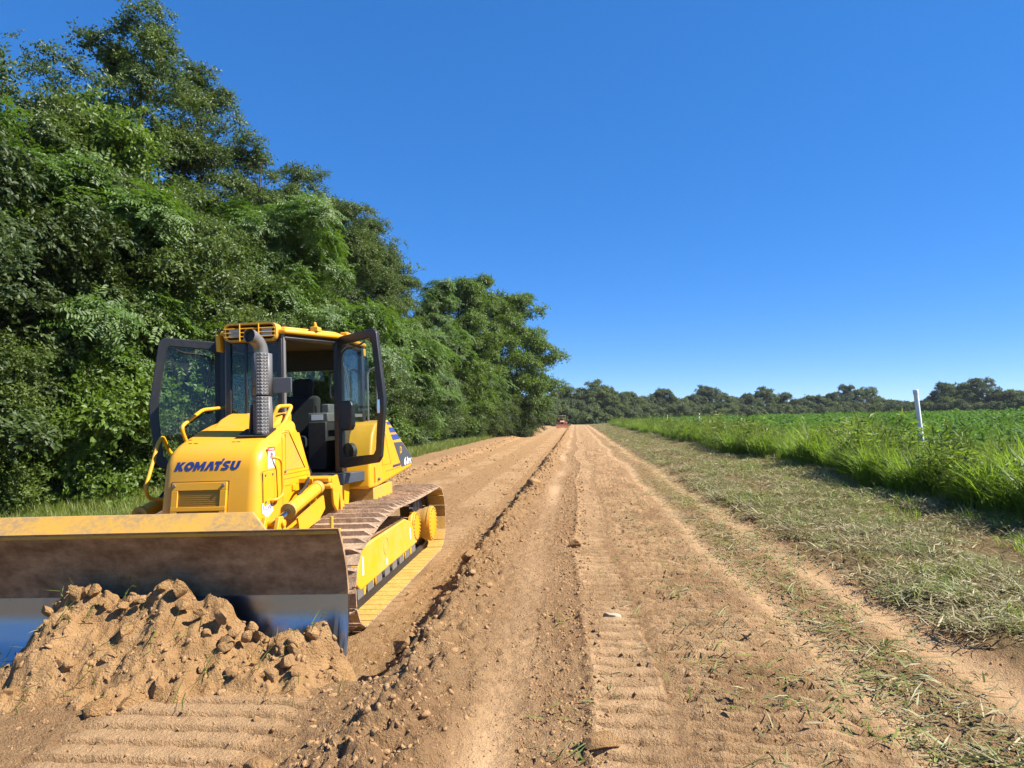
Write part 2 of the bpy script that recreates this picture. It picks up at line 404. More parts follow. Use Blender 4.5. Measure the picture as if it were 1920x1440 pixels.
# ------------------------------------------------------------------ mesh helpers
def mesh_np(name, V, F, mats, smooth=False, mat_idx=None):
    """F: (n,3) or (n,4) array, or list of lists"""
    me = bpy.data.meshes.new(name)
    if isinstance(F, np.ndarray):
        k = F.shape[1]
        me.vertices.add(len(V)); me.vertices.foreach_set('co', np.asarray(V, np.float32).ravel())
        me.loops.add(F.size); me.loops.foreach_set('vertex_index', F.astype(np.int32).ravel())
        me.polygons.add(len(F)); me.polygons.foreach_set('loop_start', np.arange(0, F.size, k, dtype=np.int32))
        me.update(calc_edges=True)
    else:
        me.from_pydata([tuple(v) for v in V], [], F)
    for mt in (mats if isinstance(mats, (list, tuple)) else [mats]):
        me.materials.append(mt)
    if mat_idx is not None: me.polygons.foreach_set('material_index', np.asarray(mat_idx, np.int32))
    if smooth: me.polygons.foreach_set('use_smooth', np.ones(len(me.polygons), bool))
    me.validate(); me.update()
    return me
def link(name, me, parent=None, loc=None):
    o = bpy.data.objects.new(name, me); col.objects.link(o)
    if parent is not None: o.parent = parent
    if loc is not None: o.location = loc
    return o
def tag(o, label=None, cat=None, group=None, kind=None):
    if label: o['label'] = label
    if cat: o['category'] = cat
    if group: o['group'] = group
    if kind: o['kind'] = kind
    return o
def empty(name, loc, label, cat, group=None):
    o = bpy.data.objects.new(name, None); col.objects.link(o); o.location = loc
    o.empty_display_size = .3
    return tag(o, label, cat, group)
class MB:
    """collects faces for one mesh"""
    def __init__(s): s.v = []; s.f = []; s.m = []
    def add(s, V, F, mi=0):
        b = len(s.v); s.v += [tuple(map(float, p)) for p in V]; s.f += [[i + b for i in q] for q in F]; s.m += [mi] * len(F)
    def box(s, c, d, rot=None, mi=0):
        h = [x / 2 for x in d]; V = []
        for x in (-1, 1):
            for y in (-1, 1):
                for z in (-1, 1):
                    p = Vector((x * h[0], y * h[1], z * h[2]))
                    if rot is not None: p = rot @ p
                    V.append(p + Vector(c))
        s.add(V, [[0, 1, 3, 2], [4, 6, 7, 5], [0, 4, 5, 1], [2, 3, 7, 6], [0, 2, 6, 4], [1, 5, 7, 3]], mi)
    def prism(s, poly, x0, x1, mi=0, axis='x'):
        """polygon in (y,z) pushed along x (or (x,y) along z)"""
        n = len(poly)
        if axis == 'x': V = [(x0, a, b) for a, b in poly] + [(x1, a, b) for a, b in poly]
        elif axis == 'y': V = [(a, x0, b) for a, b in poly] + [(a, x1, b) for a, b in poly]
        else: V = [(a, b, x0) for a, b in poly] + [(a, b, x1) for a, b in poly]
        s.add(V, [list(range(n))[::-1], list(range(n, 2 * n))] + [[i, (i + 1) % n, n + (i + 1) % n, n + i] for i in range(n)], mi)
    def tube(s, pts, r, n=10, mi=0, cap=True):
        pts = [Vector(p) for p in pts]; rs = r if isinstance(r, (list, tuple)) else [r] * len(pts)
        V = []; up = None
        for i, p in enumerate(pts):
            t = (pts[min(i + 1, len(pts) - 1)] - pts[max(i - 1, 0)]).normalized()
            if up is None:
                up = Vector((0, 0, 1)) if abs(t.z) < .9 else Vector((1, 0, 0))
            a = t.cross(up).normalized(); up = a.cross(t).normalized()
            for k in range(n):
                an = 2 * math.pi * k / n
                V.append(p + rs[i] * (math.cos(an) * a + math.sin(an) * up))
        F = []
        for i in range(len(pts) - 1):
            for k in range(n):
                F.append([i * n + k, i * n + (k + 1) % n, (i + 1) * n + (k + 1) % n, (i + 1) * n + k])
        if cap: F += [list(range(n))[::-1], [(len(pts) - 1) * n + k for k in range(n)]]
        s.add(V, F, mi)
    def lathe_x(s, c, prof, n=28, mi=0):
        """profile of (x offset, radius) about an axis along x through c"""
        V = []
        for x, r in prof:
            for k in range(n):
                an = 2 * math.pi * k / n
                V.append((c[0] + x, c[1] + r * math.cos(an), c[2] + r * math.sin(an)))
        F = []
        for i in range(len(prof) - 1):
            for k in range(n):
                F.append([i * n + k, (i + 1) * n + k, (i + 1) * n + (k + 1) % n, i * n + (k + 1) % n])
        F += [list(range(n)), [(len(prof) - 1) * n + k for k in range(n)][::-1]]
        s.add(V, F, mi)
    def mesh(s, name, mats, smooth=None):
        me = mesh_np(name, s.v, s.f, mats)
        me.polygons.foreach_set('material_index', np.asarray(s.m, np.int32))
        bm = bmesh.new(); bm.from_mesh(me); bmesh.ops.recalc_face_normals(bm, faces=bm.faces); bm.to_mesh(me); bm.free()
        if smooth is not None:
            me.polygons.foreach_set('use_smooth', np.ones(len(me.polygons), bool))
            me.set_sharp_from_angle(angle=RAD(smooth))
        me.update(); return me
    def build(s, name, mats, parent=None, bevel=0, seg=2, smooth=35):
        o = link(name, s.mesh(name, mats, smooth), parent)
        if bevel:
            b = o.modifiers.new('bevel', 'BEVEL'); b.width = bevel; b.segments = seg; b.limit_method = 'ANGLE'; b.angle_limit = RAD(30)
            b.harden_normals = False
        return o
def smooth_path(pts, n=6):
    """Catmull-Rom through the points"""
    P = [Vector(tuple(map(float, p))) for p in pts]; P = [P[0]] + P + [P[-1]]; out = []
    for i in range(1, len(P) - 2):
        for k in range(n):
            t = k / n
            out.append(0.5 * ((2 * P[i]) + (-P[i - 1] + P[i + 1]) * t + (2 * P[i - 1] - 5 * P[i] + 4 * P[i + 1] - P[i + 2]) * t * t + (-P[i - 1] + 3 * P[i] - 3 * P[i + 1] + P[i + 2]) * t ** 3))
    out.append(P[-2]); return out
def round_path(pts, r=.06, n=5):
    """straight tube runs with rounded bends"""
    P = [Vector(p) for p in pts]; out = [P[0]]
    for i in range(1, len(P) - 1):
        a = (P[i - 1] - P[i]); b = (P[i + 1] - P[i]); d = min(r, a.length * .45, b.length * .45)
        p0 = P[i] + a.normalized() * d; p1 = P[i] + b.normalized() * d
        for k in range(n + 1):
            t = k / n; out.append((1 - t) ** 2 * p0 + 2 * t * (1 - t) * P[i] + t * t * p1)
    out.append(P[-1]); return out

# ------------------------------------------------------------------ ground
def grid_mesh(name, xs, ys, zf, mat, masks=False):
    X, Y = np.meshgrid(xs, ys)
    if masks: Z, mr, mg, mb_ = zf(X, Y)
    else: Z = zf(X, Y)
    V = np.stack([X, Y, Z], -1).reshape(-1, 3)
    nx, ny = len(xs), len(ys)
    i = (np.arange(ny - 1)[:, None] * nx + np.arange(nx - 1)[None, :]).ravel()
    F = np.stack([i, i + 1, i + nx + 1, i + nx], 1)
    me = mesh_np(name, V, F, mat, smooth=True)
    if masks:
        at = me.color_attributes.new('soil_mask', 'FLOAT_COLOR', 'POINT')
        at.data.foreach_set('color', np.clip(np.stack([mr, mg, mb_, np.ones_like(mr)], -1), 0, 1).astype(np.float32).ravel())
    return me
def spaced(*segs):
    out = []
    for a, b, d in segs: out.append(np.arange(a, b, d))
    return np.unique(np.round(np.concatenate(out + [[segs[-1][1]]]), 4))
xs = spaced((-9.2, -5.5, .09), (-5.5, -3.0, .045), (-3.0, -2.0, .025), (-2.0, 2.2, .0165), (2.2, 3.4, .024), (3.4, 8.6, .06))
ys = [2.4]
while ys[-1] < 175: ys.append(ys[-1] + max(.0125, .0039 * ys[-1]))
ys = np.array(ys)
def road_z(X, Y):
    z, a, b, c = terrain(X, Y, True)
    z = seat(X, Y, z)
    edge = np.maximum(1 - sstep(-9.2, -8.5, X + .35 * gnoise(X * .6, Y * .4, 15)), sstep(8.0, 8.6, X))
    edge = np.maximum(edge, sstep(160, 175, Y))
    return z - .16 * edge, a, b, c
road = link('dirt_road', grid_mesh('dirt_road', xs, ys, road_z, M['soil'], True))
tag(road, kind='structure')
def ground_z(X, Y):
    z = terrain_base(X, Y)
    inside = sstep(-8.9, -8.0, X) * (1 - sstep(7.4, 8.3, X)) * (1 - sstep(150, 172, Y)) * sstep(2.2, 3.2, Y)
    rim = sstep(300, 440, np.maximum(np.abs(X), np.abs(Y - 60)))
    return z - .05 * (1 - inside) - .45 * inside + 3.0 * rim
gx = np.unique(np.concatenate([np.linspace(-520, -60, 40), np.linspace(-60, 60, 121), np.linspace(60, 520, 40)]))
gy = np.unique(np.concatenate([np.linspace(-420, -10, 30), np.linspace(-10, 60, 71), np.linspace(60, 560, 70)]))
ground = link('ground', grid_mesh('ground', gx, gy, ground_z, M['ground']))
tag(ground, kind='structure')

# heap of soil pushed up by the blade
TOPX = [-2.3, -1.9, -1.2, -.64, -.44, -.37, -.27, -.12, .01, .10, .18, .34, .45, .54, .68, .74, .80, .9, 1.0, 1.05, 1.10, 1.33, 1.56, 1.72, 1.77, 1.82, 1.92, 2.1]
TOPZ = [.05, .12, .20, .32, .36, .58, .85, .87, .88, .79, .77, .79, .83, .90, .90, .78, .72, .75, .76, .70, .60, .53, .54, .57, .42, .36, .26, .14]
def ico(sub):
    bm = bmesh.new(); bmesh.ops.create_icosphere(bm, subdivisions=sub, radius=1.0)
    V = np.array([v.co[:] for v in bm.verts]); F = np.array([[v.index for v in f.verts] for f in bm.faces]); bm.free(); return V, F
def heap():
    hx = np.arange(-2.2, 2.12, .0145); hy = np.arange(0, 1.55, .0145)       # distance ahead of the blade
    X, S = np.meshgrid(hx, hy)
    warp = .05 * fbm(X * 4, S * 4, 3, 111)
    kx = np.linspace(-2.6, 2.6, 521); kt = np.interp(kx, TOPX, TOPZ); w = np.hanning(21); ks = np.convolve(np.pad(kt, 10, 'edge'), w / w.sum(), 'valid')
    top = np.interp(X + .04 * gnoise(X * 9, S * 6, 113) + warp * .6, TOPX, TOPZ)
    top = top + (.03 * (ridged(X * 6, S * 2, 3, 115) - .4) + .03 * gnoise(X * 14, S * 4, 116)) * sstep(.2, .5, top)
    top = top + (np.interp(X + 2.5 * warp, kx, ks) - .02 - top) * sstep(-.12, .08, S + .1 * gnoise(X * 5, S * 0, 118))
    base = .22
    reach = .36 + .52 * np.clip((top - .1) / .8, 0, 1) + .12 * fbm(X * 1.6, S * 0, 2, 117)
    u = np.clip(S / reach, 0, 1.3)
    prof = 1 - np.clip(u, 0, 1) ** 1.12
    crest = 1 - .55 * sstep(.0, .16, S) * .25
    z = base + (top - base) * prof * crest
    hm = sstep(0, .12, top - .1)
    wx = X + .10 * gnoise(X * 3, S * 3, 134); ws = S + .10 * gnoise(X * 3, S * 3, 136)
    z = z + hm * (.075 * fbm(wx * 2.4, ws * 2.4, 3, 121) + .040 * fbm(wx * 6.5, ws * 6.5, 3, 123) + .022 * fbm(X * 16, S * 16, 3, 129, .6))
    tr = fbm(wx * 2.1, ws * 2.1, 3, 127)                  # slumped slabs: low steps
    z = z + .030 * (sstep(.06, .12, tr) - .3) * (1 - sstep(.7, 1.1, u))
    z = z + hm * (1 - sstep(.9, 1.15, u)) * (.020 * lumps(X * 9, S * 9, 155, .6) + .014 * lumps(X * 19, S * 19, 159, .45))
    z = z - .35 * sstep(.95, 1.25, u) - .25 * sstep(1.9, 2.12, np.abs(X))
    mx = -3.55 + X; Yw = 6.44 - 1.73 - S
    V = np.stack([mx, Yw + .0145 * X, z + .0192 * X], -1).reshape(-1, 3)
    nx, ny = len(hx), len(hy)
    i = (np.arange(ny - 1)[:, None] * nx + np.arange(nx - 1)[None, :]).ravel()
    F = np.stack([i, i + nx, i + nx + 1, i + 1], 1)
    o = link('dirt_pile', mesh_np('dirt_pile', V, F, M['heap'], smooth=True))
    r = np.random.default_rng(31); shapes = []
    for k in range(6):                                   # angular lumps standing in the heap
        W, G = ico(3)
        for _ in range(10):
            n = r.normal(size=3); n /= np.linalg.norm(n); W = W - np.maximum(W @ n - r.uniform(.45, .8), 0)[:, None] * n
        nz = sum(np.sin(W @ r.normal(size=(3, 1)) * q + r.uniform(0, 6)) / q for q in (3.0, 6.0, 11.0, 19.0))
        me = mesh_np('clod', W * (1 + .16 * nz), G, M['heap'], smooth=True); me.set_sharp_from_angle(angle=RAD(32)); shapes.append(me)
    cand = V[(V[:, 2] > .27)]
    for k in range(96):
        p_ = cand[r.integers(0, len(cand))]; q = .018 + .062 * r.uniform() ** 3
        if k < 22:                                       # blocks along the crest against the blade
            x_ = -.42 + 2.28 * (k + r.uniform(0, 1)) / 22; q = r.uniform(.03, .07); t_ = float(np.interp(x_, TOPX, TOPZ))
            p_ = np.array([x_ - 3.55, 4.70 - r.uniform(.03, .13), t_ - q * 1.0 + .0192 * x_])
        c_ = link('clod', shapes[k % 6], o); c_.location = (p_[0], p_[1] - q * .1, p_[2] + q * .12)
        c_.scale = (q * r.uniform(.8, 1.3), q * r.uniform(.8, 1.2), q * r.uniform(.6, 1.1)); c_.rotation_euler = r.uniform(0, 6.28, 3)
    tag(o, 'ragged heap of freshly pushed tan dirt banked against the bulldozer blade', 'dirt pile')
    return V
heapV = heap()

# crumbs and clods: nobody could count them
ICO1, ICO2 = ico(1), ico(2)
def clod_verts(base, r, n_var=1):
    V, F = base
    W = V.copy()
    for _ in range(5):                                   # break flat faces off the lump
        n = r.normal(size=3); n /= np.linalg.norm(n); h = r.uniform(.35, .75)
        over = np.maximum(W @ n - h, 0); W = W - over[:, None] * n
    V = W; d = 1 + r.uniform(-.22, .22, (len(V), 1))
    s = r.uniform(.6, 1.3, (1, 3)); s[0, 2] *= .8
    A = r.normal(size=(3, 3)); Q, _ = np.linalg.qr(A)
    return (V * d * s) @ Q.T
def scatter_clods():
    r = np.random.default_rng(5)
    P = []
    def put(n, fx, y0, y1, smin, smax, p=2.4):
        u = r.uniform(0, 1, n); y = y0 * (y1 / y0) ** u
        x = fx(n, y); s = smin + (smax - smin) * r.uniform(0, 1, n) ** p
        P.append(np.stack([x, y, s * np.clip(.7 + y * .03, .7, 1.6)], 1))
    put(4200, lambda n, y: r.normal(-1.12, .20, n) , 3.0, 40, .004, .040, 4.5)
    put(2600, lambda n, y: r.normal(-1.45, .25, n), 3.0, 14, .004, .034, 4.5)
    put(5200, lambda n, y: r.uniform(-.34, .16, n), 3.0, 22, .004, .026, 3)
    put(3200, lambda n, y: r.uniform(-1.0, -.3, n), 3.0, 14, .003, .015)
    put(5200, lambda n, y: r.uniform(.0, 3.0, n), 3.0, 18, .003, .022, 3.4)
    put(1200, lambda n, y: r.normal(-6.35, .3, n), 8, 60, .015, .08)
    put(1200, lambda n, y: r.uniform(-6, -1.6, n), 10.5, 40, .008, .04)
    put(700, lambda n, y: r.uniform(-3.6, -1.3, n), 2.9, 4.2, .004, .018, 3)
    P = np.concatenate(P)
    z = terrain(P[:, 0], P[:, 1])
    # on the heap
    hv = heapV[r.integers(0, len(heapV), 3000)]
    hv = hv[hv[:, 2] > .16]
    hs = .004 + .026 * r.uniform(0, 1, len(hv)) ** 4
    pos = np.concatenate([np.column_stack([P[:, 0], P[:, 1], z]), hv]); siz = np.concatenate([P[:, 2], hs])
    variants = [[clod_verts(ICO1, r) for _ in range(24)], [clod_verts(ICO2, r) for _ in range(24)]]
    Vs, Fs, b = [], [], 0
    for p, s in zip(pos, siz):
        k = 1 if s > .022 else 0
        V = variants[k][r.integers(0, 24)] * s + p + np.array([0, 0, -s * .12])
        F = (ICO1, ICO2)[k][1]
        Vs.append(V); Fs.append(F + b); b += len(V)
    o = link('soil_clods', mesh_np('soil_clods', np.concatenate(Vs), np.concatenate(Fs), M['clod']))
    tag(o, 'loose crumbs and clods of tan soil scattered over the dirt', 'soil clods', kind='stuff')
scatter_clods()

# a few stones and clods big enough to be picked out
def big_clod(name, x, y, s, label, cat, mat, seed, flat=.7):
    r = np.random.default_rng(seed)
    V, F = ico(4)
    for _ in range(11):
        n = r.normal(size=3); n /= np.linalg.norm(n); h = r.uniform(.45, .8)
        V = V - np.maximum(V @ n - h, 0)[:, None] * n
    nz = sum(np.sin(V @ r.normal(size=(3, 1)) * f + r.uniform(0, 6)) / f for f in (4.0, 7.0, 13.0, 23.0))
    V = V * (1 + .10 * nz) * np.array([1.3, 1.0, flat * 1.3]) * r.uniform(.9, 1.15, (1, 3))
    V *= s
    o = link(name, mesh_np(name, V, F, mat, smooth=True), None, (x, y, tz(x, y) + s * flat * .6))
    o.data.set_sharp_from_angle(angle=RAD(28))
    tag(o, label, cat)
big_clod('rock', .28, 5.98, .075, 'pale angular stone on the crumbly dirt beside the cleat prints', 'rock', M['stone'], 1)
big_clod('soil_clod', .12, 3.62, .10, 'broad flat slab of brown soil lying at the edge of the cleat prints', 'clod', M['heap'], 2, .35)
big_clod('soil_clod', -1.02, 16.3, .15, 'upright block of brown soil standing on the windrow of spilled dirt', 'clod', M['heap'], 3, .9)
big_clod('soil_clod', -1.36, 5.15, .10, 'dark brown soil clod on the windrow beside the blade end', 'clod', M['heap'], 4)
big_clod('soil_clod', -1.62, 3.30, .07, 'rounded tan soil clod below the right-hand foot of the dirt heap', 'clod', M['heap'], 5, .8)
big_clod('soil_clod', -1.28, 8.0, .10, 'reddish soil clod on the windrow beside the bulldozer track', 'clod', M['heap'], 6)
big_clod('soil_clod', -.06, 9.2, .075, 'small dark soil clod between the dusty path and the cleat prints', 'clod', M['heap'], 7)

# ------------------------------------------------------------------ bulldozer
def lettering(name, text, size, mat, parent, org, ux, uz, bold=.03, shear=.0, width=None, lift=.004, label=None):
    """flat raised letters; org = left end of the baseline, ux/uz = directions of line and height"""
    c = bpy.data.curves.new('lettering', 'FONT'); c.body = text; c.size = 1.0; c.offset = bold; c.shear = shear; c.extrude = .0
    c.resolution_u = 3
    t = bpy.data.objects.new('lettering', c); col.objects.link(t)
    dg = bpy.context.evaluated_depsgraph_get(); dg.update()
    me = bpy.data.meshes.new_from_object(t.evaluated_get(dg))
    bpy.data.objects.remove(t)
    co = np.array([v.co[:] for v in me.vertices])
    lo, hi = co.min(0), co.max(0); sc = size / (hi[1] - lo[1]); sx = sc if width is None else width / (hi[0] - lo[0])
    ux = Vector(ux).normalized(); uz = Vector(uz).normalized(); nn = ux.cross(uz)
    for v in me.vertices:
        v.co = Vector(org) + ux * (v.co.x - lo[0]) * sx + uz * (v.co.y - lo[1]) * sc + nn * lift
    me.materials.clear(); me.materials.append(mat); me.update()
    o = link(name, me, parent)
    if label: o['label'] = label
    return o
def flat(name, pts, mat, parent, thick, nrm):
    """thin plate with the given outline"""
    n = Vector(nrm).normalized(); V = [Vector(p) for p in pts]; k = len(V)
    mb = MB(); mb.add(V + [p + n * thick for p in V], [list(range(k))[::-1], list(range(k, 2 * k))] + [[i, (i + 1) % k, k + (i + 1) % k, k + i] for i in range(k)])
    return mb.build(name, mat, parent)
def strip_line(name, pts, mat, parent, w=.006):
    mb = MB(); mb.tube(pts, w / 2, 6); return mb.build(name, mat, parent)

def logo(name, mat, parent, org, ux, uz, width, height, slant=.16, lift=.003, surf=None):
    """heavy slanted capitals drawn as outlines: K O M A T S U"""
    def arc(cx, cy, rx, ry, a0, a1, n=14): return [(cx + rx * math.cos(RAD(a)), cy + ry * math.sin(RAD(a))) for a in np.linspace(a0, a1, n)]
    def ribbon(out, inn):
        n = len(out); return out + inn, [[i, i + 1, n + i + 1, n + i] for i in range(n - 1)]
    G = []
    k = [(0, 0), (.36, 0), (.36, .34), (.56, 0), (1.0, 0), (.62, .53), (.96, 1), (.54, 1), (.36, .68), (.36, 1), (0, 1)]; G.append((k, [list(range(11))], .98))
    o_, i_ = arc(.52, .5, .52, .53, 0, 360, 33), arc(.52, .5, .17, .20, 0, 360, 33); v, f = ribbon(o_, i_); G.append((v, f, 1.06))
    m = [(0, 0), (.33, 0), (.33, .50), (.51, .08), (.67, .08), (.85, .50), (.85, 0), (1.18, 0), (1.18, 1), (.84, 1), (.59, .52), (.34, 1), (0, 1)]; G.append((m, [list(range(13))], 1.22))
    aa = [(0, 0), (.38, 0), (.53, .50), (.68, 0), (1.06, 0), (.72, 1), (.34, 1)]; G.append((aa, [list(range(7))], .94))
    t = [(.22, 0), (.60, 0), (.60, .68), (.80, .68), (.80, 1), (0, 1), (0, .68), (.22, .68)]; G.append((t, [list(range(8))], .86))
    so = [(.80, .80)] + arc(.43, .70, .38, .31, 60, 268, 12) + arc(.42, .31, .14, .09, 84, -90, 8) + [(.02, .22)]
    si = [(.78, 1.0)] + arc(.43, .70, .40, .33, 62, 180, 6) + arc(.43, .62, .40, .22, 190, 262, 6)
    S_ = [(.82, .72), (.80, 1.0), (.40, 1.03), (.14, .95), (.03, .74), (.10, .54), (.34, .42), (.50, .34), (.48, .26), (.36, .23), (.02, .26), (.02, .0), (.48, -.03), (.74, .06), (.84, .28), (.76, .47), (.52, .58), (.36, .66), (.38, .74), (.50, .76)]
    G.append((S_, [list(range(20))], .94))
    u = [(0, 1)] + arc(.48, .36, .48, .39, 180, 360, 16) + [(.96, 1)]; ui = [(.35, 1)] + arc(.48, .36, .13, .11, 180, 360, 16) + [(.61, 1)]
    v, f = ribbon(u, ui); G.append((v, f, .96))
    tot = sum(g[2] for g in G) + .02 * 6; mb = MB(); x0 = 0
    ux, uz = Vector(ux).normalized(), Vector(uz).normalized(); nn = ux.cross(uz)
    def at(a, b): return Vector(org) + ux * ((a + slant * b * 1.6) / tot * width) + uz * (b * height) + nn * lift
    for v, f, w in G:
        mb.add([at(x0 + a, b) for a, b in v], f)
        x0 += w + .02
    tx = sum(g[2] for g in G[:4]) + .02 * 4
    mb.add([at(tx + .62, 1.06), at(tx + .86, 1.06), at(tx + .86, 1.30), at(tx + .62, 1.30)], [[0, 1, 2, 3]])
    if surf:                                             # lay the letters on the curved sheet
        mb.v = [(x, surf(z) - lift, z) for x, y, z in mb.v]
    return mb.build(name, mat, parent)
D = empty('bulldozer', (0, 0, 0), 'yellow crawler bulldozer with both cab doors swung open pushing a heap of dirt', 'bulldozer')
D.matrix_world = Matrix(((.999710608, -.0144994919, -.0191954243, -3.55), (.0144968198, .999894877, -.000278353, 6.44),
                         (.0191974424, 0, .999815712, 0.0), (0, 0, 0, 1)))

def build_blade():
    prof = [(.08, -1.82), (.24, -1.715), (.40, -1.640), (.58, -1.595), (.78, -1.588), (.95, -1.625), (1.10, -1.685), (1.25, -1.775)]
    def skin(mb, zz, x0, x1, off, th):
        ys_ = [np.interp(z, [p[0] for p in prof], [p[1] for p in prof]) - off for z in zz]
        poly = [(y, z) for y, z in zip(ys_, zz)] + [(y + th, z) for y, z in list(zip(ys_, zz))[::-1]]
        mb.prism(poly, x0, x1)
    b = MB(); skin(b, np.linspace(.74, 1.25, 12), -1.93, 1.835, 0, .03)
    blade = b.build('moldboard', M['blade'], D, smooth=40); blade['label'] = 'rusty brown dozer blade face'
    p = MB(); skin(p, np.linspace(.20, .74, 12), -1.93, 1.835, 0, .03); p.build('polished_face', M['polished'], blade, smooth=40)
    for x0, x1 in ((-1.93, -1.0), (-.997, 0.0), (.003, 1.0), (1.003, 1.835)):
        e = MB(); skin(e, np.linspace(.08, .30, 5), x0, x1, .014, .022); e.build('cutting_edge', M['polished'], blade, smooth=40)
    g = MB()
    V = [(-1.30, -1.772, 1.243), (1.30, -1.772, 1.243), (1.14, -1.66, 1.365), (-1.14, -1.66, 1.365)]
    g.add(V + [(x, y + .03, z) for x, y, z in V], [[0, 1, 2, 3], [7, 6, 5, 4], [0, 4, 5, 1], [1, 5, 6, 2], [2, 6, 7, 3], [3, 7, 4, 0]])
    g.build('spill_guard', M['yellow_worn'], blade)['label'] = 'worn yellow spill guard along the top of the blade'
    t = MB(); t.box((-.05, -1.715, 1.225), (3.74, .10, .03)); t.build('top_rail', M['yellow_worn'], blade, .006)
    for x in (-1.2, -.5, .5, 1.2):
        r_ = MB(); r_.prism([(-1.58, .2), (-1.38, .3), (-1.36, .9), (-1.66, 1.2), (-1.61, 1.0), (-1.57, .6)], x - .02, x + .02); r_.build('back_rib', M['yellow'], blade)
    l = MB(); l.tube([(1.76, -1.70, 1.24), (1.76, -1.70, 1.33)], .014, 8); l.build('sight_rod', M['yellow_worn'], blade)
    # push frame
    for s in (-1, 1):
        a = MB(); a.box((s * .60, -.35, .50), (.16, 2.3, .26)); a.build('push_arm', M['yellow'], D, .02)
    a = MB(); a.box((0, -1.42, .50), (1.5, .22, .30)); a.build('cross_member', M['yellow'], D, .02)
    for s in (-1, 1):
        x = s * .76
        c = MB(); c.tube([(x, -.12, 1.175), (x, .60, 1.315)], .068, 20); cy = c.build('lift_cylinder', M['yellow'], D)
        k = MB(); k.tube([(x, -.135, 1.172), (x, -.10, 1.179)], .078, 20); k.build('gland', M['yellow_worn'], cy)
        k = MB(); k.tube([(x, .58, 1.311), (x, .66, 1.327)], .075, 16); k.build('end_eye', M['yellow_worn'], cy)
        r_ = MB(); r_.tube([(x, -.46, 1.105), (x, -.12, 1.175)], .030, 14); r_.build('piston_rod', M['chrome'], cy)
        g = MB(); g.prism([(-.10, 1.10), (.60, 1.24), (.64, 1.10), (.46, 1.00), (.06, .95), (-.06, .97)], x + .065, x + .085); g.box((x + .02, .1, .985), (.11, .30, .012)); g.build('cylinder_guard', M['yellow'], cy)
        hs = MB(); hs.tube(smooth_path([(x - s * .20, .72, 1.30), (x - s * .05, .52, 1.44), (x, .30, 1.36), (x - s * .02, .16, 1.30)], 6), .014, 8); hs.build('hydraulic_hose', M['dark'], cy)
        e = MB(); e.prism([(-.62, .70), (-.36, .70), (-.38, 1.06), (-.44, 1.17), (-.52, 1.17), (-.58, 1.05)], x - .085, x - .045); e.prism([(-.62, .70), (-.36, .70), (-.38, 1.06), (-.44, 1.17), (-.52, 1.17), (-.58, 1.05)], x + .045, x + .085)
        e.tube([(x - .11, -.46, 1.105), (x + .11, -.46, 1.105)], .035, 12); e.box((x - s * .08, -.5, .68), (.32, .3, .12)); e.build('rod_clevis', M['yellow'], D, .006)
        t = MB(); t.prism([(.66, 1.42), (.96, 1.42), (.99, 1.20), (.86, 1.02), (.70, 1.20)], x - .10, x - .06); t.prism([(.74, 1.42), (.92, 1.44), (1.02, 1.30), (.92, 1.02), (.80, 1.12)], x + .10, x + .13)
        t.tube([(x - .12, .70, 1.335), (x + .14, .70, 1.335)], .035, 12); t.box((x - s * .08, .82, 1.40), (.40, .30, .05)); t.build('cylinder_bracket', M['yellow'], D, .006)
build_blade()

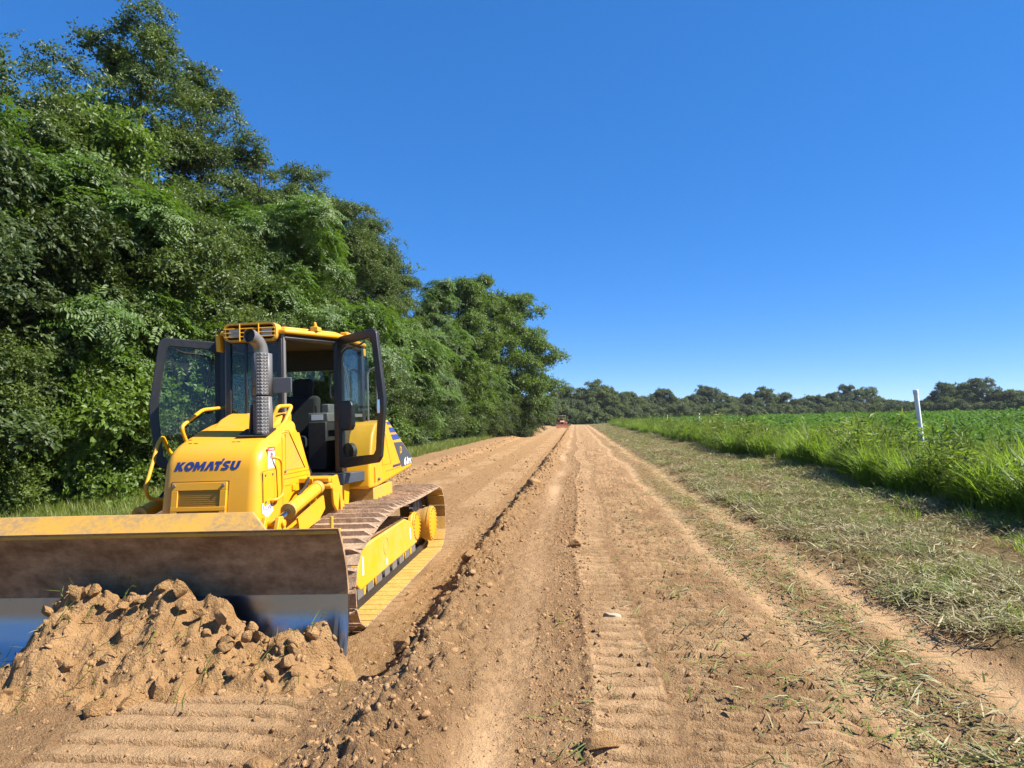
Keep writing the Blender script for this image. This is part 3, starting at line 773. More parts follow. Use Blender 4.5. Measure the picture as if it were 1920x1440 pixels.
def beveled_prism(poly, x0, x1, keep, width, seg):
    """prism along x with its side outline edges (those for which keep(y,z mid) is true) rounded"""
    mb = MB(); mb.prism(poly, x0, x1); me = mb.mesh('t', M['yellow'])
    bm = bmesh.new(); bm.from_mesh(me); ed = []
    for e in bm.edges:
        a, b = e.verts[0].co, e.verts[1].co
        if abs(a.x - b.x) < 1e-5 and keep((a.y + b.y) / 2, (a.z + b.z) / 2): ed.append(e)
    bmesh.ops.bevel(bm, geom=ed, offset=width, segments=seg, profile=.5, affect='EDGES', clamp_overlap=True)
    bmesh.ops.recalc_face_normals(bm, faces=bm.faces)
    bm.to_mesh(me); bm.free(); bpy.data.meshes
    me.polygons.foreach_set('use_smooth', np.ones(len(me.polygons), bool)); me.set_sharp_from_angle(angle=RAD(38)); me.update()
    return me
HX = .50
def build_hood():
    prof = [(-.365, .86), (-.335, 1.10), (-.298, 1.35), (-.255, 1.60), (-.232, 1.68), (-.19, 1.75), (-.13, 1.805), (-.05, 1.85), (.12, 1.915), (.32, 1.985), (.52, 2.04), (.68, 2.07),
            (.70, 1.93), (1.0, 1.46), (1.0, .86)]
    me = beveled_prism(prof, -HX, HX, lambda y, z: y < .69 and z > .9 and not (y > .5 and z < 1.5), .115, 6)
    hood = link('hood', me, D); hood.location.x = .04; hood['label'] = 'rounded yellow engine hood with blue lettering on its nose'
    cowl = MB(); cowl.prism([(.40, 2.00), (.58, 2.10), (.80, 2.17), (.86, 2.17), (.86, 1.5), (.40, 1.5)], -.36, .36); cowl.build('cowl', M['yellow'], hood, .04, 3)
    # nose grille door
    th = math.atan2(.045, .5)
    def fy(z): return float(np.interp(z, [.86, 1.10, 1.35, 1.60], [-.365, -.335, -.298, -.255]))
    ux, uz = Vector((1, 0, 0)), Vector((0, .15, 1)).normalized()
    nrm = Vector((0, -1, .15)).normalized()
    door = MB(); x0, x1, z0, z1 = -.36, .19, .93, 1.485
    def P(x, z, o=0): return Vector((x, fy(z), z)) + nrm * o
    bars = [(x0, x1, z1 - .075, z1), (x0, x1, 1.215, 1.255), (x0, x1, z0, z0 + .06), (x0, x0 + .065, z0 + .06, z1 - .075), (x1 - .065, x1, z0 + .06, z1 - .075)]
    for a, b, c, d in bars:
        V = [P(a, c, .001), P(b, c, .001), P(b, d, .001), P(a, d, .001)]; V += [p + nrm * .022 for p in V]
        door.add(V, [[0, 3, 2, 1], [4, 5, 6, 7], [0, 1, 5, 4], [1, 2, 6, 5], [2, 3, 7, 6], [3, 0, 4, 7]])
    dr = door.build('grille_door', M['yellow'], hood, .004)
    for c, d in ((1.255, z1 - .075), (z0 + .06, 1.215)):
        flat('grille_screen', [P(x0 + .065, c, .002), P(x1 - .065, c, .002), P(x1 - .065, d, .002), P(x0 + .065, d, .002)], M['grille'], dr, .004, nrm)
        lv = MB(); n = int((d - c) / .018)
        for i in range(n):
            z = c + (i + .5) * (d - c) / n; lv.box(P((x0 + x1) / 2, z, .008), (x1 - x0 - .14, .006, .006))
        lv.build('louvre', M['grille'], dr)
    for x in (x0 + .03, x1 - .03):
        b = MB(); p = P(x, z1 - .03, .02); b.tube([p, p + nrm * .025], .014, 10); b.build('latch', M['grey'], dr)
    strip_line('seam', [P(x0 - .012, z0, .002), P(x0 - .012, z1 + .01, .002), P(x1 + .012, z1 + .01, .002), P(x1 + .012, z0, .002)], M['dark'], hood, .005)
    logo('lettering', M['navy'], hood, P(-.365, 1.60, .0), ux, uz, .645, .084, surf=lambda z: float(np.interp(z, [q[1] for q in prof[:8]], [q[0] for q in prof[:8]])))['label'] = 'dark blue KOMATSU lettering'
    def top(x, y): return (x, y, float(np.interp(y, [p[0] for p in prof[4:12]], [p[1] for p in prof[4:12]])) + .001)
    for x, y in ((-.38, .06), (-.33, -.03), (-.27, -.03), (.20, .08), (.17, -.02), (.12, -.02)):
        q = top(x, y); b = MB(); b.box((q[0], q[1], q[2]), (.035, .016, .006)); b.build('slot', M['dark'], hood)
    # right-hand side of the hood
    X = HX + .001
    def S(y, z, o=0): return Vector((X + o, y, z))
    h1 = MB(); h1.prism([(-.20, 1.24), (.04, 1.24), (.04, 1.56), (-.20, 1.56)], X, X + .006); hp = h1.build('side_hatch', M['yellow'], hood, .002)
    strip_line('seam', [S(-.21, 1.23), S(.05, 1.23), S(.05, 1.57), S(-.21, 1.57), S(-.21, 1.23)], M['dark'], hood, .004)
    for y, z in ((-.16, 1.53), (.0, 1.53), (-.16, 1.27), (.0, 1.27)):
        b = MB(); b.tube([S(y, z), S(y, z, .016)], .011, 8); b.build('bolt', M['grey'], hp)
    for pts in ([S(.25, 1.02), S(.25, 1.98)], [S(.27, 1.50), S(1.0, 1.50)], [S(.28, 1.45), S(.92, 1.45), S(.92, 1.06)], [S(.30, 1.38), S(.46, 1.38), S(.48, 1.30), S(.58, 1.30), S(.60, 1.38), S(.78, 1.38), S(.80, 1.10)]):
        strip_line('seam', pts, M['dark'], hood, .004)
    flat('side_panel', [S(.33, 1.54), S(.80, 1.54), S(.40, 1.93), S(.33, 1.93)], M['yellow_worn'], hood, .003, (1, 0, 0))
    strip_line('seam', [S(.84, 1.535, .004), S(.41, 1.955, .004), S(.31, 1.955, .004)], M['dark'], hood, .008)
    b = MB(); b.box(S(.53, 1.345, .006), (.012, .085, .06)); b.build('panel_latch', M['yellow'], hood, .003)
    for y, z in ((.31, 1.53), (.87, 1.40), (.87, 1.28), (.20, 1.10)):
        b = MB(); b.tube([S(y, z), S(y, z, .014)], .014, 8); b.build('bolt', M['grey'], hood)
    st = flat('danger_label', [S(-.09, 1.59), S(.06, 1.59), S(.06, 1.80), S(-.09, 1.80)], M['white'], hood, .003, (1, 0, 0))
    flat('label_band', [S(-.09, 1.762, .003), S(.06, 1.762, .003), S(.06, 1.80, .003), S(-.09, 1.80, .003)], M['red'], st, .002, (1, 0, 0))
    lettering('lettering', 'DANGER', .020, M['white'], st, S(-.075, 1.770, .005), (0, 1, 0), (0, 0, 1), .01, 0, .12, .001)
    rg = MB(); c = S(-.015, 1.715, .004); pts = [c + Vector((0, .028 * math.cos(a), .028 * math.sin(a))) for a in np.linspace(0, 2 * math.pi, 17)]; rg.tube(pts, .004, 5); rg.build('symbol', M['navy'], st)
    rg = MB(); rg.tube([S(-.015, 1.70, .004), S(-.015, 1.735, .004)], .007, 6); rg.build('symbol', M['red'], st)
    rl = flat('dealer_label', [S(-.225, 1.17), S(-.12, 1.11), S(.01, 1.165), S(.01, 1.26), S(-.02, 1.275), S(-.225, 1.262)], M['white'], hood, .003, (1, 0, 0))
    lettering('lettering', 'ROLAND', .05, M['navy'], rl, S(-.21, 1.19, .003), (0, 1, 0), (0, 0, 1), .01, 0, .20, .001)
    # grab rails
    def rail(pts, r=.019, bend=.07):
        q = MB(); q.tube(round_path(pts, bend), r, 12); return q.build('grab_rail', M['yellow'], D)
    rail([(-.48, .46, 1.70), (-.68, .42, 1.70), (-.75, .36, 1.76), (-.75, .24, 1.94), (-.75, .16, 1.88), (-.75, -.06, 1.42), (-.75, .0, 1.31), (-.48, .22, 1.27)])
    rail([(-.42, .14, 1.84), (-.42, .02, 2.03), (-.42, .43, 2.21), (-.42, 1.0, 2.25), (-.40, 1.26, 2.10)])
    rail([(.40, .04, 1.80), (.45, .52, 2.04), (.45, .72, 2.23), (.38, .52, 2.22), (.33, .46, 2.06)], .022, .04)
    rail([(.50, .0, 1.69), (.60, .02, 1.69), (.60, .10, 1.64), (.60, .12, 1.36), (.60, .10, 1.30), (.60, -.04, 1.275), (.50, -.07, 1.275)], .014, .05)
build_hood()

def perforated(mb, o, u, v, nu, nv, hole=.45):
    """sheet from corner o along u and v with nu x nv square holes"""
    o, u, v = Vector(o), Vector(u), Vector(v)
    for i in range(nu):
        for j in range(nv):
            def q(a, b): return o + u * ((i + a) / nu) + v * ((j + b) / nv)
            k = (1 - hole) / 2
            O = [q(0, 0), q(1, 0), q(1, 1), q(0, 1)]; I = [q(k, k), q(1 - k, k), q(1 - k, 1 - k), q(k, 1 - k)]
            mb.add(O + I, [[a, (a + 1) % 4, 4 + (a + 1) % 4, 4 + a] for a in range(4)])
def build_exhaust():
    cx, cy = .365, .17
    ex = MB()
    path = smooth_path([(cx, cy, 2.66), (cx, cy, 2.79), (cx - .012, cy - .028, 2.865), (cx - .035, cy - .09, 2.92), (cx - .05, cy - .16, 2.935)], 6)
    n = 20; ex.tube(path, .070, n, cap=False); ex.tube(path, .064, n, cap=False)
    pipe = ex.build('exhaust_stack', [M['pipe']], D, smooth=50)
    core = MB(); core.tube([(cx, cy + .01, 1.86), (cx, cy + .01, 2.74)], .062, 14); core.build('core', M['dark'], pipe)  # dark colour stands in for shade behind the shield's holes
    ic = MB(); ic.tube(path[:-3], .061, n); ic.build('bore', M['dark'], pipe)
    g = MB()
    a, b, c, d = (cx - .085, cy - .02), (cx - .012, cy - .095), (cx + .045, cy - .095), (cx + .088, cy - .03)
    e, f = (cx - .085, cy + .07), (cx + .088, cy + .07)
    for z0, z1, nv in ((2.33, 2.765, 13), (1.93, 2.315, 11)):
        for p, q, nu in ((b, c, 2), (c, d, 2)):
            perforated(g, (p[0], p[1], z0), (q[0] - p[0], q[1] - p[1], 0), (0, 0, z1 - z0), nu, nv, .27)
        if z0 < 2: perforated(g, (a[0], a[1], z0), (b[0] - a[0], b[1] - a[1], 0), (0, 0, z1 - z0), 4, nv, .26)
        else: g.add([(a[0], a[1], z0), (b[0], b[1], z0), (b[0], b[1], z1), (a[0], a[1], z1)], [[0, 1, 2, 3]])
        for p, q in ((a, e), (d, f)):
            g.add([(p[0], p[1], z0), (q[0], q[1], z0), (q[0], q[1], z1), (p[0], p[1], z1)], [[0, 1, 2, 3]])
    go = g.build('heat_shield', M['shield'], pipe); go['label'] = 'grey perforated exhaust heat shield'
    so = go.modifiers.new('thick', 'SOLIDIFY'); so.thickness = .003
    rot = Matrix.Rotation(RAD(18), 3, 'X')
    bs = MB(); bs.box((cx - .06, cy, 1.945), (.32, .24, .016), rot); bs.build('mounting_foot', M['dark'], pipe)
    bs = MB(); bs.prism([(cy + .03, 1.95), (cy - .06, 1.93), (cy - .02, 2.22), (cy + .03, 2.25)], cx - .115, cx - .10); bs.build('foot_rib', M['rust'], pipe)
    br = MB(); br.box((cx + .20, cy + .05, 2.43), (.20, .012, .16)); br.build('bracket_plate', M['shield'], pipe, .012)
    for z in (2.42, 2.66, 2.26):
        b_ = MB(); b_.tube([(cx - .05, cy - .056, z), (cx - .065, cy - .075, z)], .010, 8); b_.build('bolt', M['grey'], pipe)
build_exhaust()

A, B_, C_ = (.33, .80), (.73, 1.46), (.73, 2.36)
ZF, ZR = 1.43, 3.05
def build_cab():
    cab = MB()
    # floor pan, lower rear wall and roof liner
    fl = [(-.5, 1.0), (.5, 1.0), (.76, 1.46), (.76, 2.4), (-.76, 2.4), (-.76, 1.46)]
    cab.prism(fl, ZF - .05, ZF, axis='z')
    frame = cab.build('cab_floor', M['dark'], D); frame['label'] = 'dark cab floor'
    for s in (-1, 1):
        for nm, (x, y), z0, w in (('front_pillar', A, 1.95, .045), ('door_pillar', B_, ZF, .085), ('rear_pillar', C_, ZF, .09)):
            p = MB(); p.box((s * x, y, (z0 + ZR) / 2), (w, w * 1.2, ZR - z0)); p.build(nm, M['grey'] if nm == 'front_pillar' else M['black'], D, .01)
        # slanting lower edge of the door opening and the front corner window frame
        t = MB(); t.tube([(s * .35, .83, 2.06), (s * .38, .86, 1.98), (s * .515, 1.06, 1.45)], .026, 8); t.build('door_sill_trim', M['black'], D)
        t = MB(); t.tube([(s * A[0], A[1], ZR - .04), (s * B_[0], B_[1], ZR - .04)], .035, 8); t.tube([(s * B_[0], B_[1], ZR - .04), (s * C_[0], C_[1], ZR - .04)], .035, 8); t.build('roof_rail', M['black'], D)
        # rear side window
        flat('side_window', [(s * .735, 1.52, 2.03), (s * .735, 2.30, 2.03), (s * .735, 2.30, 2.98), (s * .735, 1.52, 2.98)], M['glass'], D, .006, (s, 0, 0))
        t = MB(); t.box((s * .735, 1.91, 1.72), (.03, .85, .58)); t.build('side_panel', M['black'], D)
    rw = MB(); rw.box((0, 2.37, 1.72), (1.42, .04, .58)); rw.box((0, 2.37, 2.90), (1.42, .04, .30)); rw.build('rear_wall', M['headliner'], D)
    flat('rear_window', [(-.68, 2.36, 2.02), (.68, 2.36, 2.02), (.68, 2.36, 2.75), (-.68, 2.36, 2.75)], M['glass_clear'], D, .006, (0, 1, 0))
    rm = MB(); rm.tube(round_path([(.46, 2.30, 2.72), (.32, 2.30, 2.72), (.32, 2.30, 2.36), (.46, 2.30, 2.36)], .06), .013, 8); rm.build('wiper_guard', M['black'], D)
    # windscreen, narrow between the two front pillars
    ws = flat('windscreen', [(-.29, .79, 2.12), (.29, .79, 2.12), (.29, .79, 2.97), (-.29, .79, 2.97)], M['glass_dark'], D, .006, (0, -1, 0))
    wf = MB()
    for x in (-.30, .30): wf.box((x, .785, 2.54), (.055, .05, .92))
    wf.box((0, .785, 2.99), (.62, .05, .07)); wf.box((0, .785, 2.11), (.62, .05, .05)); wf.box((-.10, .785, 2.54), (.03, .03, .9)); wf.build('windscreen_frame', M['black'], ws, .008)
    # roof
    ro = [(-.38, .74), (.38, .74), (.80, 1.42), (.80, 2.44), (-.80, 2.44), (-.80, 1.42)]
    r = MB(); r.prism(ro, ZR, ZR + .055, axis='z'); roof = r.build('roof', M['yellow'], D, .02, 3); roof['label'] = 'yellow cab roof'
    r2 = MB(); r2.prism([(x * .9, 1.6 + (y - 1.6) * .9) for x, y in ro], ZR + .055, ZR + .09, axis='z'); r2.build('roof_cap', M['yellow'], roof, .025, 3)
    hl = MB(); hl.prism([(x * .93, 1.6 + (y - 1.6) * .93) for x, y in ro], ZR - .03, ZR - .004, axis='z'); hl.build('headliner', M['headliner'], roof)
    for x, y in ((.58, 1.15), (-.5, 2.2)):
        l = MB(); l.box((x, y, ZR + .085), (.09, .13, .06)); l.prism([(y - .05, ZR + .11), (y + .03, ZR + .11), (y - .01, ZR + .17), (y - .05, ZR + .17)], x - .012, x + .012); l.build('lifting_lug', M['yellow'], roof, .008)
    k = MB(); k.box((.76, 1.72, ZR + .06), (.10, .22, .10)); k.build('roof_bracket', M['yellow'], roof, .015)
    # light bar above the windscreen
    lb = MB(); cx, z0, z1, yb, yf = -.005, 2.965, 3.18, .86, .68
    ring = []
    def rr(w, h, rad, n=5):
        out = []
        for (sx, sz, a0) in ((1, 1, 0), (-1, 1, 90), (-1, -1, 180), (1, -1, 270)):
            for i in range(n + 1):
                an = RAD(a0 + 90 * i / n); out.append((cx + sx * (w - rad) + rad * math.cos(an), (z0 + z1) / 2 + sz * (h - rad) + rad * math.sin(an)))
        return out
    o_, i_ = rr(.305, .105, .07), rr(.283, .083, .05); n = len(o_)
    V = [(x, yf, z) for x, z in o_] + [(x, yf, z) for x, z in i_] + [(x, yb, z) for x, z in o_] + [(x, yb, z) for x, z in i_]
    F = []
    for i in range(n):
        j = (i + 1) % n
        F += [[i, j, n + j, n + i], [2 * n + i, 2 * n + j, j, i], [n + i, n + j, 3 * n + j, 3 * n + i]]
    lb.add(V, F); bar = lb.build('light_bar', M['yellow_worn'], roof, smooth=40)
    bk = MB(); bk.box((cx, yb - .01, (z0 + z1) / 2), (.62, .02, .19)); bk.build('back_plate', M['dark'], bar)
    for x in (cx - .19, cx, cx + .19):
        l = MB(); l.box((x, .76, 3.065), (.145, .11, .12)); lo = l.build('work_lamp', M['black'], bar, .02, 3)
        g = MB(); g.box((x, .700, 3.065), (.125, .012, .10)); g.build('lens', M['lamp'], lo, .02, 3)
    for z in (3.02, 3.065, 3.11):
        g = MB(); g.tube([(cx - .295, .672, z), (cx + .295, .672, z)], .0075, 8); g.build('guard_bar', M['yellow'], bar)
    for x in (cx - .11, cx + .11):
        g = MB(); g.tube([(x, .668, 2.97), (x, .664, 3.165)], .008, 8); g.build('guard_bar', M['yellow'], bar)
    sb = MB(); sb.prism([(.72, 2.87), (.82, 2.87), (.88, 3.06), (.70, 3.06)], -.42, -.37); sb.build('light_bar_bracket', M['yellow'], roof, .01)
    # inside: seat and consoles
    st = MB(); st.box((.02, 1.78, 1.80), (.50, .50, .16)); st.box((.02, 1.85, 1.60), (.40, .40, .30)); seat_ = st.build('seat', M['seat'], D, .05, 3)
    s2 = MB(); s2.box((.02, 2.06, 2.12), (.48, .14, .56), Matrix.Rotation(RAD(-8), 3, 'X')); s2.build('backrest', M['seat'], seat_, .06, 4)
    s3 = MB(); s3.box((.02, 2.12, 2.50), (.27, .12, .26), Matrix.Rotation(RAD(-6), 3, 'X')); s3.build('headrest', M['seat'], seat_, .055, 4)
    c1 = MB(); c1.box((.40, 1.85, 2.10), (.26, .44, .12)); c1.box((.47, 1.85, 2.20), (.10, .30, .14)); c1.box((.40, 1.85, 1.75), (.24, .50, .60), mi=1); cn = c1.build('control_console', [M['console'], M['dark']], D, .015)
    flat('console_label', [(.32, 1.628, 2.07), (.47, 1.628, 2.07), (.47, 1.628, 2.14), (.32, 1.628, 2.14)], M['white'], cn, .003, (0, -1, 0))
    c2 = MB(); c2.box((-.38, 1.85, 2.06), (.22, .44, .12)); c2.box((-.38, 1.85, 1.74), (.20, .46, .56), mi=1); c2.build('arm_console', [M['console'], M['dark']], D, .015)
    for q in ([(-.36, 1.66, 2.10), (-.36, 1.64, 2.26)], [(.36, 1.70, 2.14), (.36, 1.68, 2.26)]):
        j = MB(); j.tube(q, [.012, .022], 8); j.build('control_lever', M['dark'], D)
    ds = MB(); ds.prism([(.88, 1.46), (1.18, 1.46), (1.02, 2.02), (.88, 2.10)], -.30, .30); ds.build('dashboard', M['dark'], D, .03)
    # step plate below the door, both sides
    for s in (-1, 1):
        p = MB(); p.prism([(.50, 1.04), (.86, 1.12), (.98, 1.66), (.76, 1.62), (.74, 1.46)] if s > 0 else [(-.50, 1.04), (-.86, 1.12), (-.98, 1.66), (-.76, 1.62), (-.74, 1.46)], ZF - .13, ZF - .004, axis='z'); p.build('step_plate', M['slate'], D, .012)
build_cab()

def build_door(s):
    """cab door hinged on the door pillar and swung outwards; s = side"""
    h = Vector((s * .745, 1.44, 0)); u = Vector((s * .615, -.36, 0)); L = u.length; u.normalize()
    n = Vector((u.y, -u.x, 0))
    if n.y > 0: n = -n                                   # towards the nose of the machine
    out = [(.0, 1.50), (.0, 3.03), (.05, 3.075), (.63, 3.115), (.685, 3.07), (.79, 2.30), (.785, 2.14), (.72, 1.62), (.66, 1.55), (.09, 1.48)]
    inn = [(.075, 1.66), (.075, 2.92), (.13, 2.975), (.565, 3.01), (.605, 2.96), (.69, 2.32), (.685, 2.16), (.64, 1.70), (.60, 1.645), (.12, 1.61)]
    def P(a, z, o=0): return h + u * a + Vector((0, 0, z)) + n * o
    k = len(out); th = .055
    V = [P(a, z, th / 2) for a, z in out] + [P(a, z, th / 2) for a, z in inn] + [P(a, z, -th / 2) for a, z in out] + [P(a, z, -th / 2) for a, z in inn]
    F = []
    for i in range(k):
        j = (i + 1) % k
        F += [[i, j, k + j, k + i], [2 * k + j, 2 * k + i, 3 * k + i, 3 * k + j], [i, 2 * k + i, 2 * k + j, j], [k + i, k + j, 3 * k + j, 3 * k + i]]
    mb = MB(); mb.add(V, F); d = mb.build('cab_door', M['black'], D, .012, 3)
    d['label'] = 'open black-framed glass cab door beside the exhaust' if s > 0 else 'open black-framed glass cab door on the wooded side'
    flat('pane', [P(a, z, -.004) for a, z in inn], M['glass'], d, .006, n)
    if s > 0:
        g = MB(); g.prism([(0, 0)] * 0 or [(.0, .0), (.17, .0), (.205, .05), (.205, .30), (.17, .36), (.0, .36)], 0, .07, axis='z')
        for i, v in enumerate(g.v): g.v[i] = tuple(P(.075 + v[0], 1.93 + v[1], -.01 + v[2]))
        g.build('door_handle_box', M['black'], d, .02, 3)
        b = MB()
        for v in [(P(.715, 2.20, .03), (.035, .03, .16))]: b.box(*v)
        b.build('latch', M['chrome'], d, .004)
        c = MB(); c.lathe_x((0, 0, 0), [(-.03, .10), (.03, .10)], 18)
        for i, v in enumerate(c.v): c.v[i] = tuple(P(.14 + v[1], 1.68 + v[2], -.03 + v[0]))
        c.build('door_vent', M['dark'], d)
    hr = MB(); hr.tube(round_path([P(.50, 2.97, .03), P(.42, 2.93, .05), P(.20, 2.91, .05), P(.12, 2.86, .05), P(.11, 2.70, .05)], .04), .011, 8); hr.build('grab_bar', M['black'], d)
    wp = MB(); wp.tube([P(.10, 2.75, .012), P(.19, 2.32, .012)], .007, 6); wp.tube([P(.13, 2.72, .012), P(.21, 2.38, .012)], .005, 6); wp.build('wiper', M['grey'], d)
    for z in (1.72, 2.78):
        q = MB(); q.tube([P(-.01, z - .05), P(-.01, z + .05)], .022, 10); q.build('hinge', M['dark'], d)
for s in (1, -1): build_door(s)

def build_rear():
    prof = [(1.64, 1.20), (1.66, 1.46), (1.80, 1.86), (1.96, 2.01), (2.56, 2.05), (3.97, 1.47), (3.95, 1.36), (3.80, 1.31), (1.95, 1.19)]
    for s in (1, -1):
        x0, x1 = (.62, 1.05) if s > 0 else (-1.05, -.62)
        t = MB(); t.prism(prof, x0, x1); tank = t.build('fender_tank', M['yellow'], D, .035, 4)
        X = s * 1.0515
        def S(y, z, o=0): return Vector((X + s * o, y, z))
        nr = (s, 0, 0)
        for q in ([(2.42, 2.025), (2.56, 2.025), (2.66, 1.985), (2.50, 1.985)], [(2.54, 1.945), (2.75, 1.945), (2.93, 1.875), (2.62, 1.875)], [(2.66, 1.845), (2.99, 1.845), (3.16, 1.775), (2.76, 1.765)]):
            flat('stripe_decal', [S(*p) for p in q], M['blue'], tank, .002, nr)
        dk = flat('model_decal', [S(2.80, 1.73), S(3.26, 1.725), S(3.90, 1.465), S(3.90, 1.375), S(3.23, 1.355)], M['slate'], tank, .002, nr)
        if s > 0:
            lettering('lettering', 'D', .10, M['yellow'], dk, S(3.12, 1.56, .002), (0, 1, 0), (0, 0, 1), .03, 0, .12)
            lettering('lettering', '61', .12, M['white'], dk, S(3.36, 1.37, .002), (0, 1, 0), (0, 0, 1), .04, 0, .23)
            lettering('lettering', 'PX', .085, M['white'], dk, S(3.62, 1.375, .002), (0, 1, 0), (0, 0, 1), .04, 0, .22)
            logo('lettering', M['navy'], tank, S(2.72, 1.385, .001), (0, 1, 0), (0, .02, 1), .42, .035)
            strip_line('seam', [S(2.35, 1.36), S(3.15, 1.36)], M['dark'], tank, .004)
            for pts in ([S(2.20, 1.45), S(2.62, 1.45), S(2.30, 1.95), S(2.12, 1.95), S(2.20, 1.45)], ):
                strip_line('seam', pts, M['dark'], tank, .004)
            b = MB(); b.tube([S(1.98, 1.29), S(1.98, 1.29, .03)], .02, 8); b.build('bolt', M['grey'], tank)
            b = MB(); b.box((1.0, 1.82, 1.36), (.14, .02, .20)); b.build('side_bracket', M['yellow'], tank, .004)
        k = MB(); k.tube([(s * .72, 1.69, 1.62), (s * .72, 1.86, 1.93)], .02, 8); k.build('grab_rail', M['yellow'], tank)
    e = MB(); e.box((0, 3.0, 1.55), (1.2, 1.3, .75)); e.build('rear_body', M['yellow'], D, .05, 3)
    m = MB(); m.box((0, 1.55, .95), (1.0, 3.2, .75)); m.build('main_frame', M['yellow'], D, .03)
    for x in (.86, -.86):
        q = MB(); q.box((x, 2.30, 1.10), (.34, .90, .18)); q.build('under_skirt', M['yellow_worn'], D, .01)
        q = MB(); q.prism([(1.30, 1.32), (1.56, 1.32), (1.50, 1.0), (1.36, 1.0)], x - .10, x - .04); q.prism([(1.02, 1.30), (1.18, 1.30), (1.16, .95), (1.06, .95)], x - .06, x + .02); q.build('mount_bracket', M['yellow'], D, .006)
    # things seen behind the open door: rear rail and lamps
    r = MB(); r.tube(round_path([(.70, 2.44, 1.75), (.80, 2.44, 1.78), (.80, 2.44, 2.72), (.92, 2.46, 2.78), (.92, 2.46, 2.2)], .06), .016, 8); r.build('rear_rail', M['grey'], D)
    w = MB(); w.box((.74, 2.0, 2.12), (.04, .72, .04)); w.build('window_bar', M['grey'], D)
    lamp = MB(); lamp.box((.72, 2.42, 2.98), (.12, .10, .10)); lamp.build('rear_lamp', M['yellow'], D, .01)
build_rear()

# tracks
XI, XO = .76, 1.50
def track_path():
    """closed outline of the shoe plates seen from the side, as (y, z) with even spacing"""
    pts = []
    c1, r1 = (.02, .435), .385; c2, r2 = (3.73, .52), .47
    for a in np.linspace(-90, -250, 24): pts.append((c1[0] + r1 * math.cos(RAD(a)), c1[1] + r1 * math.sin(RAD(a))))
    for y, z in ((.45, .925), (.80, .975), (1.25, 1.0), (1.9, .985), (2.6, .98), (3.2, .985)): pts.append((y, z))
    for a in np.linspace(95, -90, 26): pts.append((c2[0] + r2 * math.cos(RAD(a)), c2[1] + r2 * math.sin(RAD(a))))
    pts.append(pts[0]); P = np.array(pts)
    d = np.r_[0, np.cumsum(np.hypot(*np.diff(P, axis=0).T))]
    n = int(round(d[-1] / .186)); t = np.linspace(0, d[-1], n, endpoint=False)
    f = lambda q: np.array([np.interp(q % d[-1], d, P[:, 0]), np.interp(q % d[-1], d, P[:, 1])])
    return [(f(q), f(q + .03) - f(q - .03)) for q in t]
def shoe_mesh():
    mb = MB(); w = XO - XI; h = w / 2
    # local: x across, y along the chain, z outwards
    V = [(-h, -.088, 0), (h, -.088, 0), (h, .088, 0), (-h, .088, 0), (-h, -.088, .016), (h, -.088, .016), (h, .088, .016), (-h, .088, .016)]
    mb.add(V, [[0, 3, 2, 1]], 1); mb.add(V, [[4, 5, 6, 7], [0, 1, 5, 4], [1, 2, 6, 5], [2, 3, 7, 6], [3, 0, 4, 7]], 0)
    g = [(-h + .005, .052), (h - .005, .052), (h - .075, .0), (-h + .075, .0)]
    V = [(-h + .004, .046, .016), (h - .004, .046, .016), (h - .004, .080, .016), (-h + .004, .080, .016), (-h + .085, .056, .062), (h - .085, .056, .062), (h - .085, .070, .062), (-h + .085, .070, .062)]
    mb.add(V, [[0, 1, 5, 4], [1, 2, 6, 5], [2, 3, 7, 6], [3, 0, 4, 7], [4, 5, 6, 7]], 0)
    return mb.mesh('track_shoe', [M['shoe_out'], M['shoe_in']])
shoe_me = shoe_mesh()
TP = track_path()
